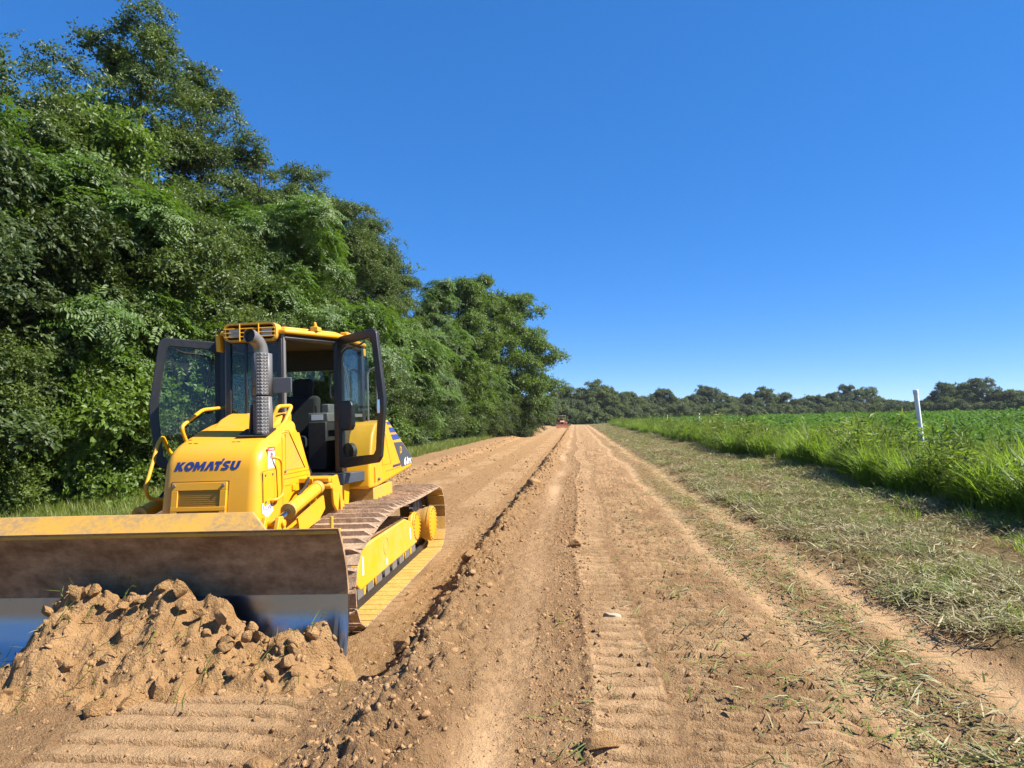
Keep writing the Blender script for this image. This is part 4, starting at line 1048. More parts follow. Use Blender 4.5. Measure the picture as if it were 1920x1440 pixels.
def build_track(s):
    xc = s * (XI + XO) / 2
    xo = s * 1.235
    f = MB()
    f.prism([(.48, .30), (.48, .42), (.66, .66), (2.62, .68), (2.95, .60), (3.35, .30), (3.30, .24), (.60, .22)], min(s * .95, xo), max(s * .95, xo))
    fr = f.build('track_frame', M['yellow_dusty'], D, .012); fr['label'] = 'yellow track frame with bolted final drive'
    t = MB(); t.box((s * 1.09, 1.6, .705), (.27, 2.1, .03)); t.build('dirt_on_frame', M['heap'], fr, .01)
    for (p, u), _ in zip(TP, range(999)):
        o = link('track_shoe', shoe_me, fr); u = u / np.hypot(*u)
        nrm = np.array([u[1], -u[0]])          # outward side of the loop
        # path runs bottom front -> up the front -> back over the top: outward is to its left
        nrm = np.array([-u[1], u[0]])
        o.matrix_local = Matrix(((1, 0, 0, xc), (0, u[0], nrm[0], p[0]), (0, u[1], nrm[1], p[1]), (0, 0, 0, 1)))
    # rollers and their guard
    for y in np.linspace(.62, 3.1, 8):
        r = MB(); r.lathe_x((s * 1.10, y, .165), [(-.13, .05), (-.13, .115), (-.06, .115), (-.05, .085), (.05, .085), (.06, .115), (.13, .115), (.13, .05)], 18); r.build('track_roller', M['grey'], fr)
    gd = MB(); gd.box((s * 1.215, 1.9, .085), (.02, 2.75, .035)); gd.build('roller_rail', M['grey'], fr)
    for y in np.r_[np.linspace(.62, 1.38, 6), np.linspace(2.35, 3.1, 6)]:
        q = MB(); q.prism([(y - .055, .225), (y + .055, .225), (y + .018, .09), (y - .018, .09)], min(s * 1.205, s * 1.225), max(s * 1.205, s * 1.225)); q.build('roller_guard', M['yellow'], fr)
    for dx in (-.09, .09):
        ch = MB()
        for (p, u) in TP:
            u = u / np.hypot(*u); nn = np.array([-u[1], u[0]]); c = p - nn * .045
            rot = Matrix(((1, 0, 0), (0, u[0], nn[0]), (0, u[1], nn[1])))
            ch.box((xc + dx, c[0], c[1]), (.035, .19, .085), rot)
        ch.build('track_chain', M['dark'], fr)
    i = MB(); i.lathe_x((xc, .02, .435), [(-.11, .06), (-.11, .29), (-.04, .31), (-.04, .335), (.04, .335), (.04, .31), (.11, .29), (.11, .06)], 32); i.build('idler', M['grey'], fr)
    sp = MB(); sp.lathe_x((xc, 3.73, .52), [(-.03, .10), (-.03, .38), (.03, .38), (.03, .10)], 32)
    sp.build('sprocket', M['grey'], fr)
    a0, k = (s * 1.17, s)
    def prof(L): return [(k * x, r) for x, r in L]
    hb = MB(); hb.lathe_x((s * 1.15, 3.30, .48), prof([(0, .215), (.05, .215), (.05, .20), (.09, .20)]), 36); hr = hb.build('pivot_ring', M['yellow'], fr, .006)
    for a in np.linspace(0, 360, 22, endpoint=False):
        b = MB(); c = (s * 1.24, 3.30 + .185 * math.cos(RAD(a)), .48 + .185 * math.sin(RAD(a))); b.lathe_x(c, prof([(0, .014), (.014, .014)]), 6); b.build('bolt', M['yellow_worn'], hr)
    hb = MB(); hb.lathe_x((s * 1.12, 3.80, .44), prof([(0, .22), (.10, .225), (.14, .25), (.20, .255), (.21, .265), (.235, .265)]), 40); hf = hb.build('final_drive_case', M['yellow_worn'], fr)
    hb = MB(); hb.lathe_x((s * 1.357, 3.80, .44), prof([(0, .262), (.02, .262), (.026, .25), (.03, .06)]), 40); hc = hb.build('final_drive_cover', M['yellow'], fr)
    for a in np.linspace(0, 360, 24, endpoint=False):
        b = MB(); c = (s * 1.378, 3.80 + .236 * math.cos(RAD(a)), .44 + .236 * math.sin(RAD(a))); b.lathe_x(c, prof([(0, .015), (.018, .015)]), 6); b.build('bolt', M['yellow_worn'], hc)
    X = xo + s * .001
    for y, z0, z1, w in ((.66, .36, .56, .055), (1.62, .27, .345, .06), (2.86, .36, .52, .06)):
        flat('reflector_strip', [(X, y, z0), (X, y + w, z0), (X, y + w - .01, z1), (X, y - .01, z1)], M['white'], fr, .003, (s, 0, 0))
    c = [Vector((X, 1.62 + .10 * math.cos(a), .50 + .10 * math.sin(a))) for a in np.linspace(0, 2 * math.pi, 29)]
    strip_line('access_cover', c, M['yellow_worn'], fr, .008)
for s in (1, -1): build_track(s)

# ------------------------------------------------------------------ second machine far along the strip
def far_dozer():
    y0, x0 = 133.0, -2.75
    R_ = empty('bulldozer', (x0, y0, tz(x0, y0) - .02), 'small faded orange bulldozer with open canopy working far down the dirt strip', 'bulldozer')
    b = MB(); b.prism([(-1.35, .10), (-1.28, .4), (-1.30, .75), (-1.24, .75), (-1.20, .4), (-1.25, .08)], -1.25, 1.25); b.build('blade', M['orange'], R_)
    for s in (-1, 1):
        t = MB(); t.prism([(-.9, .35), (-.75, .65), (1.2, .75), (1.55, .6), (1.55, .25), (1.3, 0), (-.6, 0), (-.9, .15)], min(s * .6, s * 1.0), max(s * .6, s * 1.0)); t.build('track', M['grey'], R_, .03)
        p = MB(); p.box((s * .6, .35, 1.75), (.08, .08, 1.3)); p.box((s * .6, 1.3, 1.75), (.08, .08, 1.3)); p.build('canopy_post', M['orange'], R_)
        a = MB(); a.box((s * .8, -.5, .45), (.14, 1.4, .18)); a.build('push_arm', M['orange'], R_)
        f = MB(); f.box((s * .78, .8, 1.0), (.40, 1.1, .35)); f.build('fender', M['orange'], R_, .04)
    h = MB(); h.prism([(-.75, .55), (-.80, 1.2), (-.6, 1.35), (.3, 1.45), (.3, .55)], -.42, .42); h.build('hood', M['orange'], R_, .05)
    g = MB(); g.box((0, -.79, .95), (.6, .03, .45)); g.build('grille', M['dark'], R_)
    r = MB(); r.box((0, .82, 2.43), (1.45, 1.35, .09)); r.build('canopy', M['orange'], R_, .03)
    s_ = MB(); s_.box((0, 1.0, 1.15), (.55, .5, .2)); s_.box((0, 1.25, 1.5), (.55, .12, .6)); s_.build('seat', M['seat'], R_, .03)
    e = MB(); e.tube([(.2, -.2, 1.4), (.2, -.2, 2.0)], .05, 8); e.build('exhaust', M['grey'], R_)
far_dozer()

# ------------------------------------------------------------------ white marker posts
def marker_post(x, y, h, lean, r, label):
    z = tz(x, y)
    E_ = empty('marker_post', (x, y, z - .05), label, 'post', 'white marker posts along the grass edge')
    top = Vector((lean[0], lean[1], h))
    p = MB(); p.tube([(0, 0, 0), top * .5, top], r, 20); p.build('tube', M['pvc'], E_)
    c = MB(); c.tube([top * .955, top * 1.0 + Vector((0, 0, .012))], r * 1.16, 20); c.build('cap', M['pvc'], E_, .006)
marker_post(8.67, 17.62, 2.22, (-.17, .0, 0), .055, 'leaning white plastic marker post tall above the grass beside the crop')
marker_post(8.9, 49.5, 1.85, (.0, .0, 0), .045, 'upright white marker post in the grass, second along the row')
marker_post(9.1, 68.0, 1.75, (.0, .0, 0), .045, 'distant upright white marker post, farthest along the grass edge')

# ------------------------------------------------------------------ foliage prototypes (kept out of the scene, used as shapes only)
def proto(name, V, F, mat):
    me = mesh_np(name, V, F, mat)
    return bpy.data.objects.new(name, me)
def leaf_quads(P, d, nrm, L, W, fold=.18):
    """kite-shaped leaves: base P, direction d, normal nrm"""
    P = np.asarray(P); d = d / np.linalg.norm(d, axis=1, keepdims=True)
    s = np.cross(nrm, d); s /= np.linalg.norm(s, axis=1, keepdims=True) + 1e-9
    n2 = np.cross(d, s)
    L = np.asarray(L)[:, None]; W = np.asarray(W)[:, None]
    a = P; b = P + d * L * .45 + s * W * .5 + n2 * W * fold; c = P + d * L - n2 * L * .12; e = P + d * L * .45 - s * W * .5 + n2 * W * fold
    V = np.stack([a, b, c, e], 1).reshape(-1, 3); i = np.arange(len(P)) * 4
    F = np.concatenate([np.stack([i, i + 1, i + 2], 1), np.stack([i, i + 2, i + 3], 1)])
    return V, F
def spray(name, mat, seed, n=34, size=.45, L=.14, W=.075, flatn=.55, kind='broad'):
    r = np.random.default_rng(seed)
    if kind == 'broad':
        tw = 6; P, Dd, Nn = [], [], []
        for k in range(tw):
            a = 2 * math.pi * (k + r.uniform(-.3, .3)) / tw; el = r.uniform(.1, .9)
            td = np.array([math.cos(a) * math.cos(el), math.sin(a) * math.cos(el), math.sin(el)])
            for j in range(n // tw):
                t = (j + r.uniform(.2, 1)) / (n // tw)
                p = td * size * t + r.normal(0, .03, 3) + np.array([0, 0, -.10 * t * t * size])
                dd = td + r.normal(0, .7, 3); dd[2] -= .35
                P.append(p); Dd.append(dd); nn = np.array([0, 0, 1.0]) + r.normal(0, flatn, 3) + td * .4; Nn.append(nn)
        P, Dd, Nn = map(np.array, (P, Dd, Nn)); m = len(P)
        return proto(name, *leaf_quads(P, Dd, Nn, L * r.uniform(.7, 1.25, m), W * r.uniform(.75, 1.2, m)), mat)
    # pinnate: fern-like fronds of small leaflets
    P, Dd, Nn = [], [], []
    for k in range(6):
        a = 2 * math.pi * (k + r.uniform(-.3, .3)) / 6; el = r.uniform(-.1, .6)
        td = np.array([math.cos(a) * math.cos(el), math.sin(a) * math.cos(el), math.sin(el)])
        sd = np.cross(td, [0, 0, 1]); sd /= np.linalg.norm(sd)
        for j in range(9):
            t = (j + 1) / 9
            p = td * size * t + np.array([0, 0, -.28 * t * t * size])
            for s in (-1, 1):
                P.append(p + r.normal(0, .006, 3)); Dd.append(sd * s + td * .45 + np.array([0, 0, -.2]) + r.normal(0, .12, 3)); Nn.append(np.array([0, 0, 1.0]) + r.normal(0, .3, 3))
    P, Dd, Nn = map(np.array, (P, Dd, Nn)); m = len(P)
    return proto(name, *leaf_quads(P, Dd, Nn, L * r.uniform(.8, 1.2, m), W * r.uniform(.8, 1.2, m)), mat)
def blades(name, mat, seed, n, h0, h1, w, spread, bend, seg=3):
    r = np.random.default_rng(seed); Vs, Fs, b = [], [], 0
    for k in range(n):
        a = r.uniform(0, 2 * math.pi); rad = spread * math.sqrt(r.uniform()); p = np.array([rad * math.cos(a), rad * math.sin(a), -.03])
        h = r.uniform(h0, h1); a2 = r.uniform(0, 2 * math.pi); d = np.array([math.cos(a2), math.sin(a2), 0]); bd = bend * r.uniform(.3, 1.5)
        s = np.array([-d[1], d[0], 0]); s = s * math.cos(1.0) + d * 0; s /= np.linalg.norm(s)
        ww = w * r.uniform(.6, 1.3); V = []
        for i in range(seg + 1):
            t = i / seg; an = bd * t * 1.4
            c = p + np.array([0, 0, 1]) * h * (t - .28 * bd * t * t * .8) + d * h * bd * .55 * t * t
            k2 = ww * (1 - t) ** .6 * .5 if i < seg else 0.0
            if i < seg: V += [c - s * k2, c + s * k2]
            else: V += [c]
        F = []
        for i in range(seg - 1): F += [[b + 2 * i, b + 2 * i + 1, b + 2 * i + 3], [b + 2 * i, b + 2 * i + 3, b + 2 * i + 2]]
        F += [[b + 2 * seg - 2, b + 2 * seg - 1, b + 2 * seg]]
        Vs += V; Fs += F; b += len(V)
    return proto(name, np.array(Vs), np.array(Fs), mat)
def litter(name, mat, seed, n, spread, l0, l1, w, lift=.03, tilt=.25):
    """cut blades lying about"""
    r = np.random.default_rng(seed); Vs, Fs, b = [], [], 0
    for k in range(n):
        a = r.uniform(0, 2 * math.pi); rad = spread * math.sqrt(r.uniform())
        p = np.array([rad * math.cos(a), rad * math.sin(a), r.uniform(.0, lift)])
        l = r.uniform(l0, l1); a2 = r.uniform(0, 2 * math.pi); el = r.normal(0, tilt)
        d = np.array([math.cos(a2) * math.cos(el), math.sin(a2) * math.cos(el), abs(math.sin(el))]); s = np.array([-math.sin(a2), math.cos(a2), r.normal(0, .5)]); s /= np.linalg.norm(s)
        ww = w * r.uniform(.5, 1.5); m = p + d * l * .5 + np.array([0, 0, .12 * l * r.uniform(-.2, 1)]); e = p + d * l
        V = [p - s * ww / 2, p + s * ww / 2, m + s * ww / 2, m - s * ww / 2, e]
        Vs += V; Fs += [[b, b + 1, b + 2], [b, b + 2, b + 3], [b + 3, b + 2, b + 4]]; b += 5
    return proto(name, np.array(Vs), np.array(Fs), mat)
def gn_group(name, protos):
    ng = bpy.data.node_groups.new(name, 'GeometryNodeTree')
    ng.interface.new_socket('Geometry', in_out='INPUT', socket_type='NodeSocketGeometry')
    ng.interface.new_socket('Geometry', in_out='OUTPUT', socket_type='NodeSocketGeometry')
    gi = ng.nodes.new('NodeGroupInput'); go = ng.nodes.new('NodeGroupOutput')
    jn = ng.nodes.new('GeometryNodeJoinGeometry')
    for p in protos:
        oi = ng.nodes.new('GeometryNodeObjectInfo'); oi.inputs['Object'].default_value = p
        ti = ng.nodes.new('GeometryNodeGeometryToInstance')
        ng.links.new(oi.outputs['Geometry'], ti.inputs[0]); ng.links.new(ti.outputs[0], jn.inputs[0])
    ip = ng.nodes.new('GeometryNodeInstanceOnPoints'); ip.inputs['Pick Instance'].default_value = True
    def attr(nm, ty):
        a = ng.nodes.new('GeometryNodeInputNamedAttribute'); a.data_type = ty; a.inputs['Name'].default_value = nm
        return [o for o in a.outputs if o.enabled and o.name == 'Attribute'][0]
    ng.links.new(gi.outputs[0], ip.inputs['Points']); ng.links.new(jn.outputs[0], ip.inputs['Instance'])
    ng.links.new(attr('idx', 'INT'), ip.inputs['Instance Index'])
    ng.links.new(attr('rot', 'FLOAT_VECTOR'), ip.inputs['Rotation'])
    ng.links.new(attr('scl', 'FLOAT_VECTOR'), ip.inputs['Scale'])
    ng.links.new(ip.outputs[0], go.inputs[0])
    return ng
def scatter(name, pos, rot, scl, idx, group, parent=None, mat=None):
    me = bpy.data.meshes.new(name); n = len(pos)
    me.vertices.add(n); me.vertices.foreach_set('co', np.asarray(pos, np.float32).ravel())
    a = me.attributes.new('rot', 'FLOAT_VECTOR', 'POINT'); a.data.foreach_set('vector', np.asarray(rot, np.float32).ravel())
    s = np.asarray(scl, np.float32); s = np.repeat(s[:, None], 3, 1) if s.ndim == 1 else s
    a = me.attributes.new('scl', 'FLOAT_VECTOR', 'POINT'); a.data.foreach_set('vector', s.ravel())
    a = me.attributes.new('idx', 'INT', 'POINT'); a.data.foreach_set('value', np.asarray(idx, np.int32))
    if mat: me.materials.append(mat)
    o = link(name, me, parent)
    md = o.modifiers.new('scatter', 'NODES'); md.node_group = group
    return o
KINDS = {}
def kind(nm, mat, **kw):
    pr = [spray('%s_spray_%d' % (nm, i), M[mat], 100 + i + hash(nm) % 1 + len(nm) * 7, **kw) for i in range(4)]
    KINDS[nm] = (gn_group('%s_foliage' % nm, pr), M[mat])
kind('oak', 'leaf_oak', n=72, size=.46, L=.115, W=.06)
kind('bright', 'leaf_bright', n=60, size=.50, L=.145, W=.085)
kind('dark', 'leaf_dark', n=72, size=.46, L=.115, W=.065)
kind('locust', 'leaf_locust', size=.60, L=.115, W=.050, kind='pinnate')
kind('shrub', 'leaf_shrub', n=66, size=.38, L=.085, W=.048)
kind('far', 'leaf_far', n=44, size=.5, L=.22, W=.14)
kind('farpale', 'leaf_farpale', n=44, size=.5, L=.22, W=.14)

def crown_points(r, H, zb, R, n_lobes, n_spray, lobe=.30, top_bias=1.0, squash=1.0, lean=(0, 0)):
    """leafy boughs spread through the crown: long outwards, flat, leafy on top, bare gaps between"""
    pos, rot, cen = [], [], []
    wav = r.uniform(0, 6.28, 6)
    for k in range(n_lobes):
        t = r.beta(1.2, 1.1)
        a = r.uniform(0, 2 * math.pi)
        env = R * max(.12, math.sin(math.pi * (.10 + .86 * t) ** top_bias)) ** .75
        env *= 1 + .22 * math.sin(3 * a + wav[0] + 5 * t) + .16 * math.sin(5 * a + wav[1] - 9 * t) + .12 * math.sin(17 * t + wav[2])
        rad = env * (.34 + .64 * math.sqrt(r.uniform()))
        c = np.array([rad * math.cos(a) + lean[0] * t, rad * math.sin(a) * squash + lean[1] * t, zb + (H - zb) * (.05 + .88 * t)])
        lr = R * lobe * r.uniform(.45, 1.25); cen.append((c, lr))
        m = int(n_spray * r.uniform(.7, 1.3) * (lr / (R * lobe)) ** 1.5) + 4
        d = r.normal(size=(m, 3)); d[:, 2] = d[:, 2] * .75 + .35; d /= np.linalg.norm(d, axis=1, keepdims=True)
        out = np.array([math.cos(a), math.sin(a), .15 + .7 * t]); out /= np.linalg.norm(out)
        q = r.uniform(.45, 1.0, (m, 1)) * np.where(r.uniform(size=(m, 1)) < .10, r.uniform(1.15, 1.6, (m, 1)), 1.0)
        p = d * q * lr * np.array([1, 1, .52])
        p = p + out * (p @ out)[:, None] * .75                         # drawn out along the bough
        p[:, 2] -= .25 * ((p[:, 0] ** 2 + p[:, 1] ** 2) / max(lr, .1)) * .5
        p = c + p
        nn = d * .8 + .45 * out + np.array([0, 0, .6]) + r.normal(0, .35, (m, 3)); nn /= np.linalg.norm(nn, axis=1, keepdims=True)
        th = np.arccos(np.clip(nn[:, 2], -1, 1)); ph = np.arctan2(nn[:, 0], -nn[:, 1])
        pos.append(p); rot.append(np.stack([th, np.zeros(m), ph], 1))
    return np.concatenate(pos), np.concatenate(rot), cen
def trunk_mesh(r, H, zb, rad, cen, bend=.4, limbs=9, seg=7):
    mb = MB(); pts = []
    bx, by = r.normal(0, bend, 2)
    for i in range(9):
        t = i / 8; pts.append((bx * t * t + r.normal(0, .03), by * t * t + r.normal(0, .03), -.15 + (H * .9 + .15) * t))
    mb.tube(pts, [rad * (1.25 if i == 0 else 1) * (1 - .9 * i / 8) + .012 for i in range(9)], seg)
    order = r.permutation(len(cen))[:limbs]
    for k in order:
        c, lr = cen[k]; c = [float(v) for v in c]; z0 = max(.8, min(c[2] - r.uniform(.6, 2.2), H * .8)); t = (z0 + .15) / (H * .9 + .15)
        s = Vector((bx * t * t, by * t * t, z0)); e = Vector(c); m = (s + e) / 2 + Vector((r.normal(0, .2), r.normal(0, .2), -.2))
        rr = rad * (1 - .8 * t) * .5
        mb.tube(smooth_path([s, m, e], 3), [max(.012, rr * (1 - .85 * i / 6)) for i in range(7)], 5)
    return mb.mesh('trunk', M['bark'], 60)
def tree(name, x, y, H, R, zb, kd, label, cat='tree', group=None, seed=0, lobes=60, sprays=24, scale=1.0, lobe=.30, rad=.16, top_bias=1.0, limbs=9, lean=(0, 0), squash=1.0, dz=0.0):
    r = np.random.default_rng(seed)
    z = float(terrain_base(np.array([x]), np.array([y]))[0]) - .05 + dz
    E_ = empty(name, (x, y, z), label, cat, group)
    pos, rot, cen = crown_points(r, H, zb, R, lobes, sprays, lobe, top_bias, squash, lean)
    link('trunk' if cat == 'tree' else 'stem', trunk_mesh(r, H, zb, rad, cen, limbs=limbs), E_)
    n = len(pos)
    o = scatter('crown' if cat == 'tree' else 'foliage', pos, rot, scale * r.uniform(.6, 1.35, n), r.integers(0, 4, n), KINDS[kd][0], E_, KINDS[kd][1])
    o['kind'] = 'stuff'
    return E_

# wood on the left of the strip: named individuals first, they make the skyline
W_ = 'trees at the edge of the wood'
SKY = [  # x, y, height, crown radius, crown base, kind, label, extra
    (-17.2, 24.0, 18.6, 2.3, 8.0, 'oak', 'tallest open-crowned oak with a visible bare trunk above the wood edge', dict(lobes=42, sprays=15, lobe=.30, rad=.2, limbs=16)),
    (-17.5, 29.8, 19.4, 2.2, 8.0, 'oak', 'slender grey-green oak with an airy top beside the tallest oak', dict(lobes=40, sprays=15, lobe=.30, rad=.2, limbs=16)),
    (-17.0, 26.8, 14.8, 2.6, 5.0, 'dark', 'dark oak filling the gap between the two tallest oaks', dict(lobes=50, sprays=18)),
    (-16.6, 17.9, 13.2, 2.4, 4.0, 'oak', 'ragged-topped broadleaf tree at the near end of the wood', dict(lobes=50, sprays=18)),
    (-16.0, 20.6, 13.2, 2.4, 3.0, 'bright', 'tall yellow-green broadleaf tree rising beside the tallest oak', dict(lobes=56, sprays=20)),
    (-17.0, 34.2, 17.8, 2.3, 6.0, 'oak', 'ragged oak with gaps of sky in its crown behind the locust', dict(lobes=40, sprays=15, lobe=.30, limbs=14)),
    (-16.8, 39.0, 18.2, 2.4, 6.0, 'oak', 'grey-green oak with a notched top above the cab roof', dict(lobes=48, sprays=16, lobe=.30, limbs=14)),
    (-15.8, 42.0, 17.4, 3.2, 2.0, 'oak', 'broad olive-green tree with a domed crown filling the wood edge behind the cab', dict(lobes=110, sprays=22, lobe=.26)),
    (-15.2, 46.8, 17.2, 3.2, 1.5, 'oak', 'olive-green tree with a high domed crown beyond the cab roof', dict(lobes=110, sprays=22, lobe=.26)),
    (-14.8, 51.5, 15.8, 2.7, 1.2, 'oak', 'olive-green tree with a sloping shoulder where the tall wood ends', dict(lobes=110, sprays=22, lobe=.26)),
    (-12.8, 61.5, 15.6, 2.7, .8, 'locust', 'feathery bright green locust at the near end of the far clump', dict(lobes=110, sprays=24, lobe=.26)),
    (-11.4, 68.0, 17.2, 3.2, 1.0, 'bright', 'tall mid-green tree with a pointed top in the far clump', dict(lobes=100, sprays=20, lobe=.26, scale=1.1)),
    (-10.0, 73.0, 18.4, 3.0, 1.0, 'bright', 'highest green tree of the far clump, with a narrow crown', dict(lobes=90, sprays=20, lobe=.27, scale=1.1)),
    (-6.8, 77.0, 17.0, 4.4, .8, 'bright', 'spreading green tree at the far end of the clump with branches over the dirt strip', dict(lobes=130, sprays=22, lobe=.24, scale=1.15)),
    (-12.6, 26.2, 11.3, 4.2, 1.6, 'locust', 'feathery bright green locust leaning out from the wood edge', dict(lobes=110, sprays=26, lobe=.24)),
    (-12.4, 17.6, 8.4, 3.4, 1.2, 'oak', 'speckled grey-green tree with pale glossy leaves at the wood edge', dict(lobes=90, sprays=24, lobe=.26)),
]
for i, (x, y, H, R, zb, kd, lb, ex) in enumerate(SKY):
    tree('tree', x, y, H, R, zb, kd, lb, seed=300 + i, group=None, **ex)
r0 = np.random.default_rng(77)
fill = []
for y in np.arange(12.0, 60, 4.2): fill.append((-12.9 + r0.uniform(-.5, .5), y + r0.uniform(-.6, .6), r0.uniform(7.0, 9.6), r0.uniform(2.6, 3.2), .5))
for y in np.arange(13.5, 64, 5.0): fill.append((-16.8 + r0.uniform(-.8, .8), y + r0.uniform(-.8, .8), r0.uniform(9.5, 11.5), r0.uniform(3.0, 3.8), 1.5))
for y in np.arange(14, 80, 6.5): fill.append((-21.5 + r0.uniform(-1, 1), y + r0.uniform(-1, 1), r0.uniform(10.0, 12.0), r0.uniform(3.6, 4.4), 1.2))
for y in (63.5, 67.0, 71.5, 78): fill.append((-12.0 + (y - 63) * .12, y, r0.uniform(8, 10), 3.2, .5))
LBL = {'oak': 'leafy grey-green tree filling the edge of the wood', 'bright': 'leafy yellow-green tree filling the edge of the wood', 'dark': 'leafy dark green tree filling the edge of the wood', 'locust': 'smaller feathery green locust filling the edge of the wood'}
for i, (x, y, H, R, zb) in enumerate(fill):
    kd = ('oak', 'bright', 'dark', 'locust', 'oak', 'dark')[r0.integers(0, 6)]
    if x < -19: kd = 'dark'
    tree('tree', x, y, H, R, zb, kd, LBL[kd] if x > -19 else 'shaded dark green tree deep inside the wood', seed=400 + i, group=W_ + (', ' + kd if x > -19 else ', deep inside'), lobes=70 if x > -19 else 44, sprays=22, lobe=.29, rad=.12)
# shrubs along the foot of the wood
for i, y in enumerate(np.arange(11.5, 78, 2.9)):
    x = -11.5 + .9 * sstep(50, 78, y) * 2.2 + r0.uniform(-.5, .5)
    k = ('shrub', 'bright', 'shrub', 'dark')[i % 4]
    lb = {'shrub': 'pale green leafy shrub at the foot of the wood', 'bright': 'bright green bushy shrub at the foot of the wood', 'dark': 'dark green shrub at the foot of the wood'}[k]
    tree('shrub', float(x), float(y), r0.uniform(2.0, 3.6), r0.uniform(1.2, 1.7), .1, k, lb, 'shrub', 'shrubs at the foot of the wood, ' + k, 600 + i, 26, 18, .8, .36, .04, limbs=5)

for i, (x, y) in enumerate(((-8.6, 69.5), (-7.4, 72.5), (-6.4, 75.5), (-6.0, 78.0), (-8.0, 75.0), (-9.6, 66.5), (-6.9, 80.5))):
    tree('shrub', x, y, r0.uniform(3.0, 4.6), r0.uniform(1.7, 2.2), .1, ('dark', 'shrub')[i % 2], ('dark green bush' if i % 2 == 0 else 'pale green bush') + ' under the far clump of trees', 'shrub', 'bushes under the far clump, ' + ('dark', 'pale')[i % 2], 680 + i, 34, 20, 1.0, .34, .05, limbs=5)
# far tree line across the field
FT = 'far trees beyond the field'
far_list = []
def add_far(px, top, Y, R, kd='far'):
    X = (px - 1080) / 1250 * Y
    z0 = float(terrain_base(np.array([X]), np.array([Y]))[0]); hz = 785 - .01396 * (px - 1080)
    far_list.append((X, Y, (2.05 + (hz - top) / 1250 * Y - z0) * 1.06, R, kd))
for px, top, Y, R in ((1005, 745, 175, 4.5), (1035, 738, 190, 5), (1062, 728, 195, 4.5), (1090, 735, 200, 4), (1118, 712, 200, 5.5), (1135, 728, 205, 5), (1160, 738, 210, 5), (1178, 742, 215, 4.5), (1205, 748, 225, 5), (1238, 733, 230, 5.5),
                       (1268, 745, 240, 5), (1295, 742, 245, 5), (1320, 728, 250, 5.5), (1345, 738, 255, 5), (1370, 746, 260, 5), (1395, 742, 262, 5), (1420, 734, 265, 6), (1455, 740, 270, 5.5), (1485, 750, 275, 5), (1510, 748, 278, 5), (1540, 738, 280, 6),
                       (1562, 728, 285, 6.5), (1600, 736, 290, 7), (1630, 750, 290, 5.5), (1655, 752, 290, 5), (1685, 756, 285, 5), (1705, 750, 270, 5), (1730, 728, 255, 5), (1760, 720, 250, 6), (1790, 722, 250, 6), (1825, 738, 245, 5), (1850, 733, 240, 5.5), (1880, 740, 235, 5), (1905, 728, 225, 5), (1935, 718, 215, 6), (1975, 722, 215, 6), (2020, 728, 215, 6), (2070, 725, 215, 6), (960, 742, 185, 5), (915, 740, 185, 6)):
    add_far(px, top, Y, R)
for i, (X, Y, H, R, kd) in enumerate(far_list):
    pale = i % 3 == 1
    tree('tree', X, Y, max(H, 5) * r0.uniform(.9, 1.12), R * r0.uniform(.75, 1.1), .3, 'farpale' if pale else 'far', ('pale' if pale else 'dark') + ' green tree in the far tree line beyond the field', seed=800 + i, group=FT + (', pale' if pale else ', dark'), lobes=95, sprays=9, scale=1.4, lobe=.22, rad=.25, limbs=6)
rr = np.random.default_rng(91)
for i in range(46):
    px = 1010 + i * 21 + rr.uniform(-8, 8); Y = np.interp(px, [1010, 1240, 1600, 1760, 1990], [180, 222, 280, 242, 205]) - 6
    X = (px - 1080) / 1250 * Y
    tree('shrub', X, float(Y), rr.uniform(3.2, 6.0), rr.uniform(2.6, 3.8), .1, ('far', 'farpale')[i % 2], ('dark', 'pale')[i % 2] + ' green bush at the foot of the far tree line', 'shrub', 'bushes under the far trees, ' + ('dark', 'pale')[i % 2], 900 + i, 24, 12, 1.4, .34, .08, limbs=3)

# ------------------------------------------------------------------ grass, clippings, crop
def region(r, n, y0, y1, fx):
    u = r.uniform(0, 1, n); y = y0 * (y1 / y0) ** u; return fx(n, y), y
def cover(name, label, cat, protos, parts, seed, lift=0.0, vary=0.0, thin_out=None):
    r = np.random.default_rng(seed); PX, PY, SC, TI = [], [], [], []
    for n, y0, y1, fx, s0, s1 in parts:
        x, y = region(r, n, y0, y1, fx); PX.append(x); PY.append(y); SC.append(r.uniform(s0, s1, n))
    x, y, s = map(np.concatenate, (PX, PY, SC)); z = np.where((x > -8.6) & (x < 8.0) & (y < 160), terrain(x, y), terrain_base(x, y) - .05) + lift
    if vary:                                             # clumps of taller and shorter growth
        s = s * np.clip(.85 + vary * fbm(x * .7, y * .55, 3, seed + 170), .4, 1.5)
    if thin_out is not None:
        k = fbm(x * .8, y * .6, 3, seed + 190) + r.normal(0, .12, len(x)) > thin_out
        x, y, z, s = x[k], y[k], z[k], s[k]
    rot = np.stack([r.normal(0, .08, len(x)), r.normal(0, .08, len(x)), r.uniform(0, 6.28, len(x))], 1)
    o = scatter(name, np.stack([x, y, z], 1), rot, s, r.integers(0, len(protos), len(x)), gn_group(name + '_nodes', protos), None, protos[0].data.materials[0])
    tag(o, label, cat, kind='stuff'); return o
tall = [blades('tall_%d' % i, M['grass_tall'], 20 + i, 26, .45, 1.15, .030, .24, 1.15, 4) for i in range(4)] + [blades('stalk_%d' % i, M['grass_verge'], 28 + i, 7, .9, 1.5, .010, .2, .45, 4) for i in range(2)]
edge_x = lambda r: (lambda n, y: 6.9 + .35 * np.sin(y * .35) + .3 * gnoise(y * .8, y * 0, 33) + np.abs(r.normal(0, 1, n)) * 1.3)
rg = np.random.default_rng(9001)
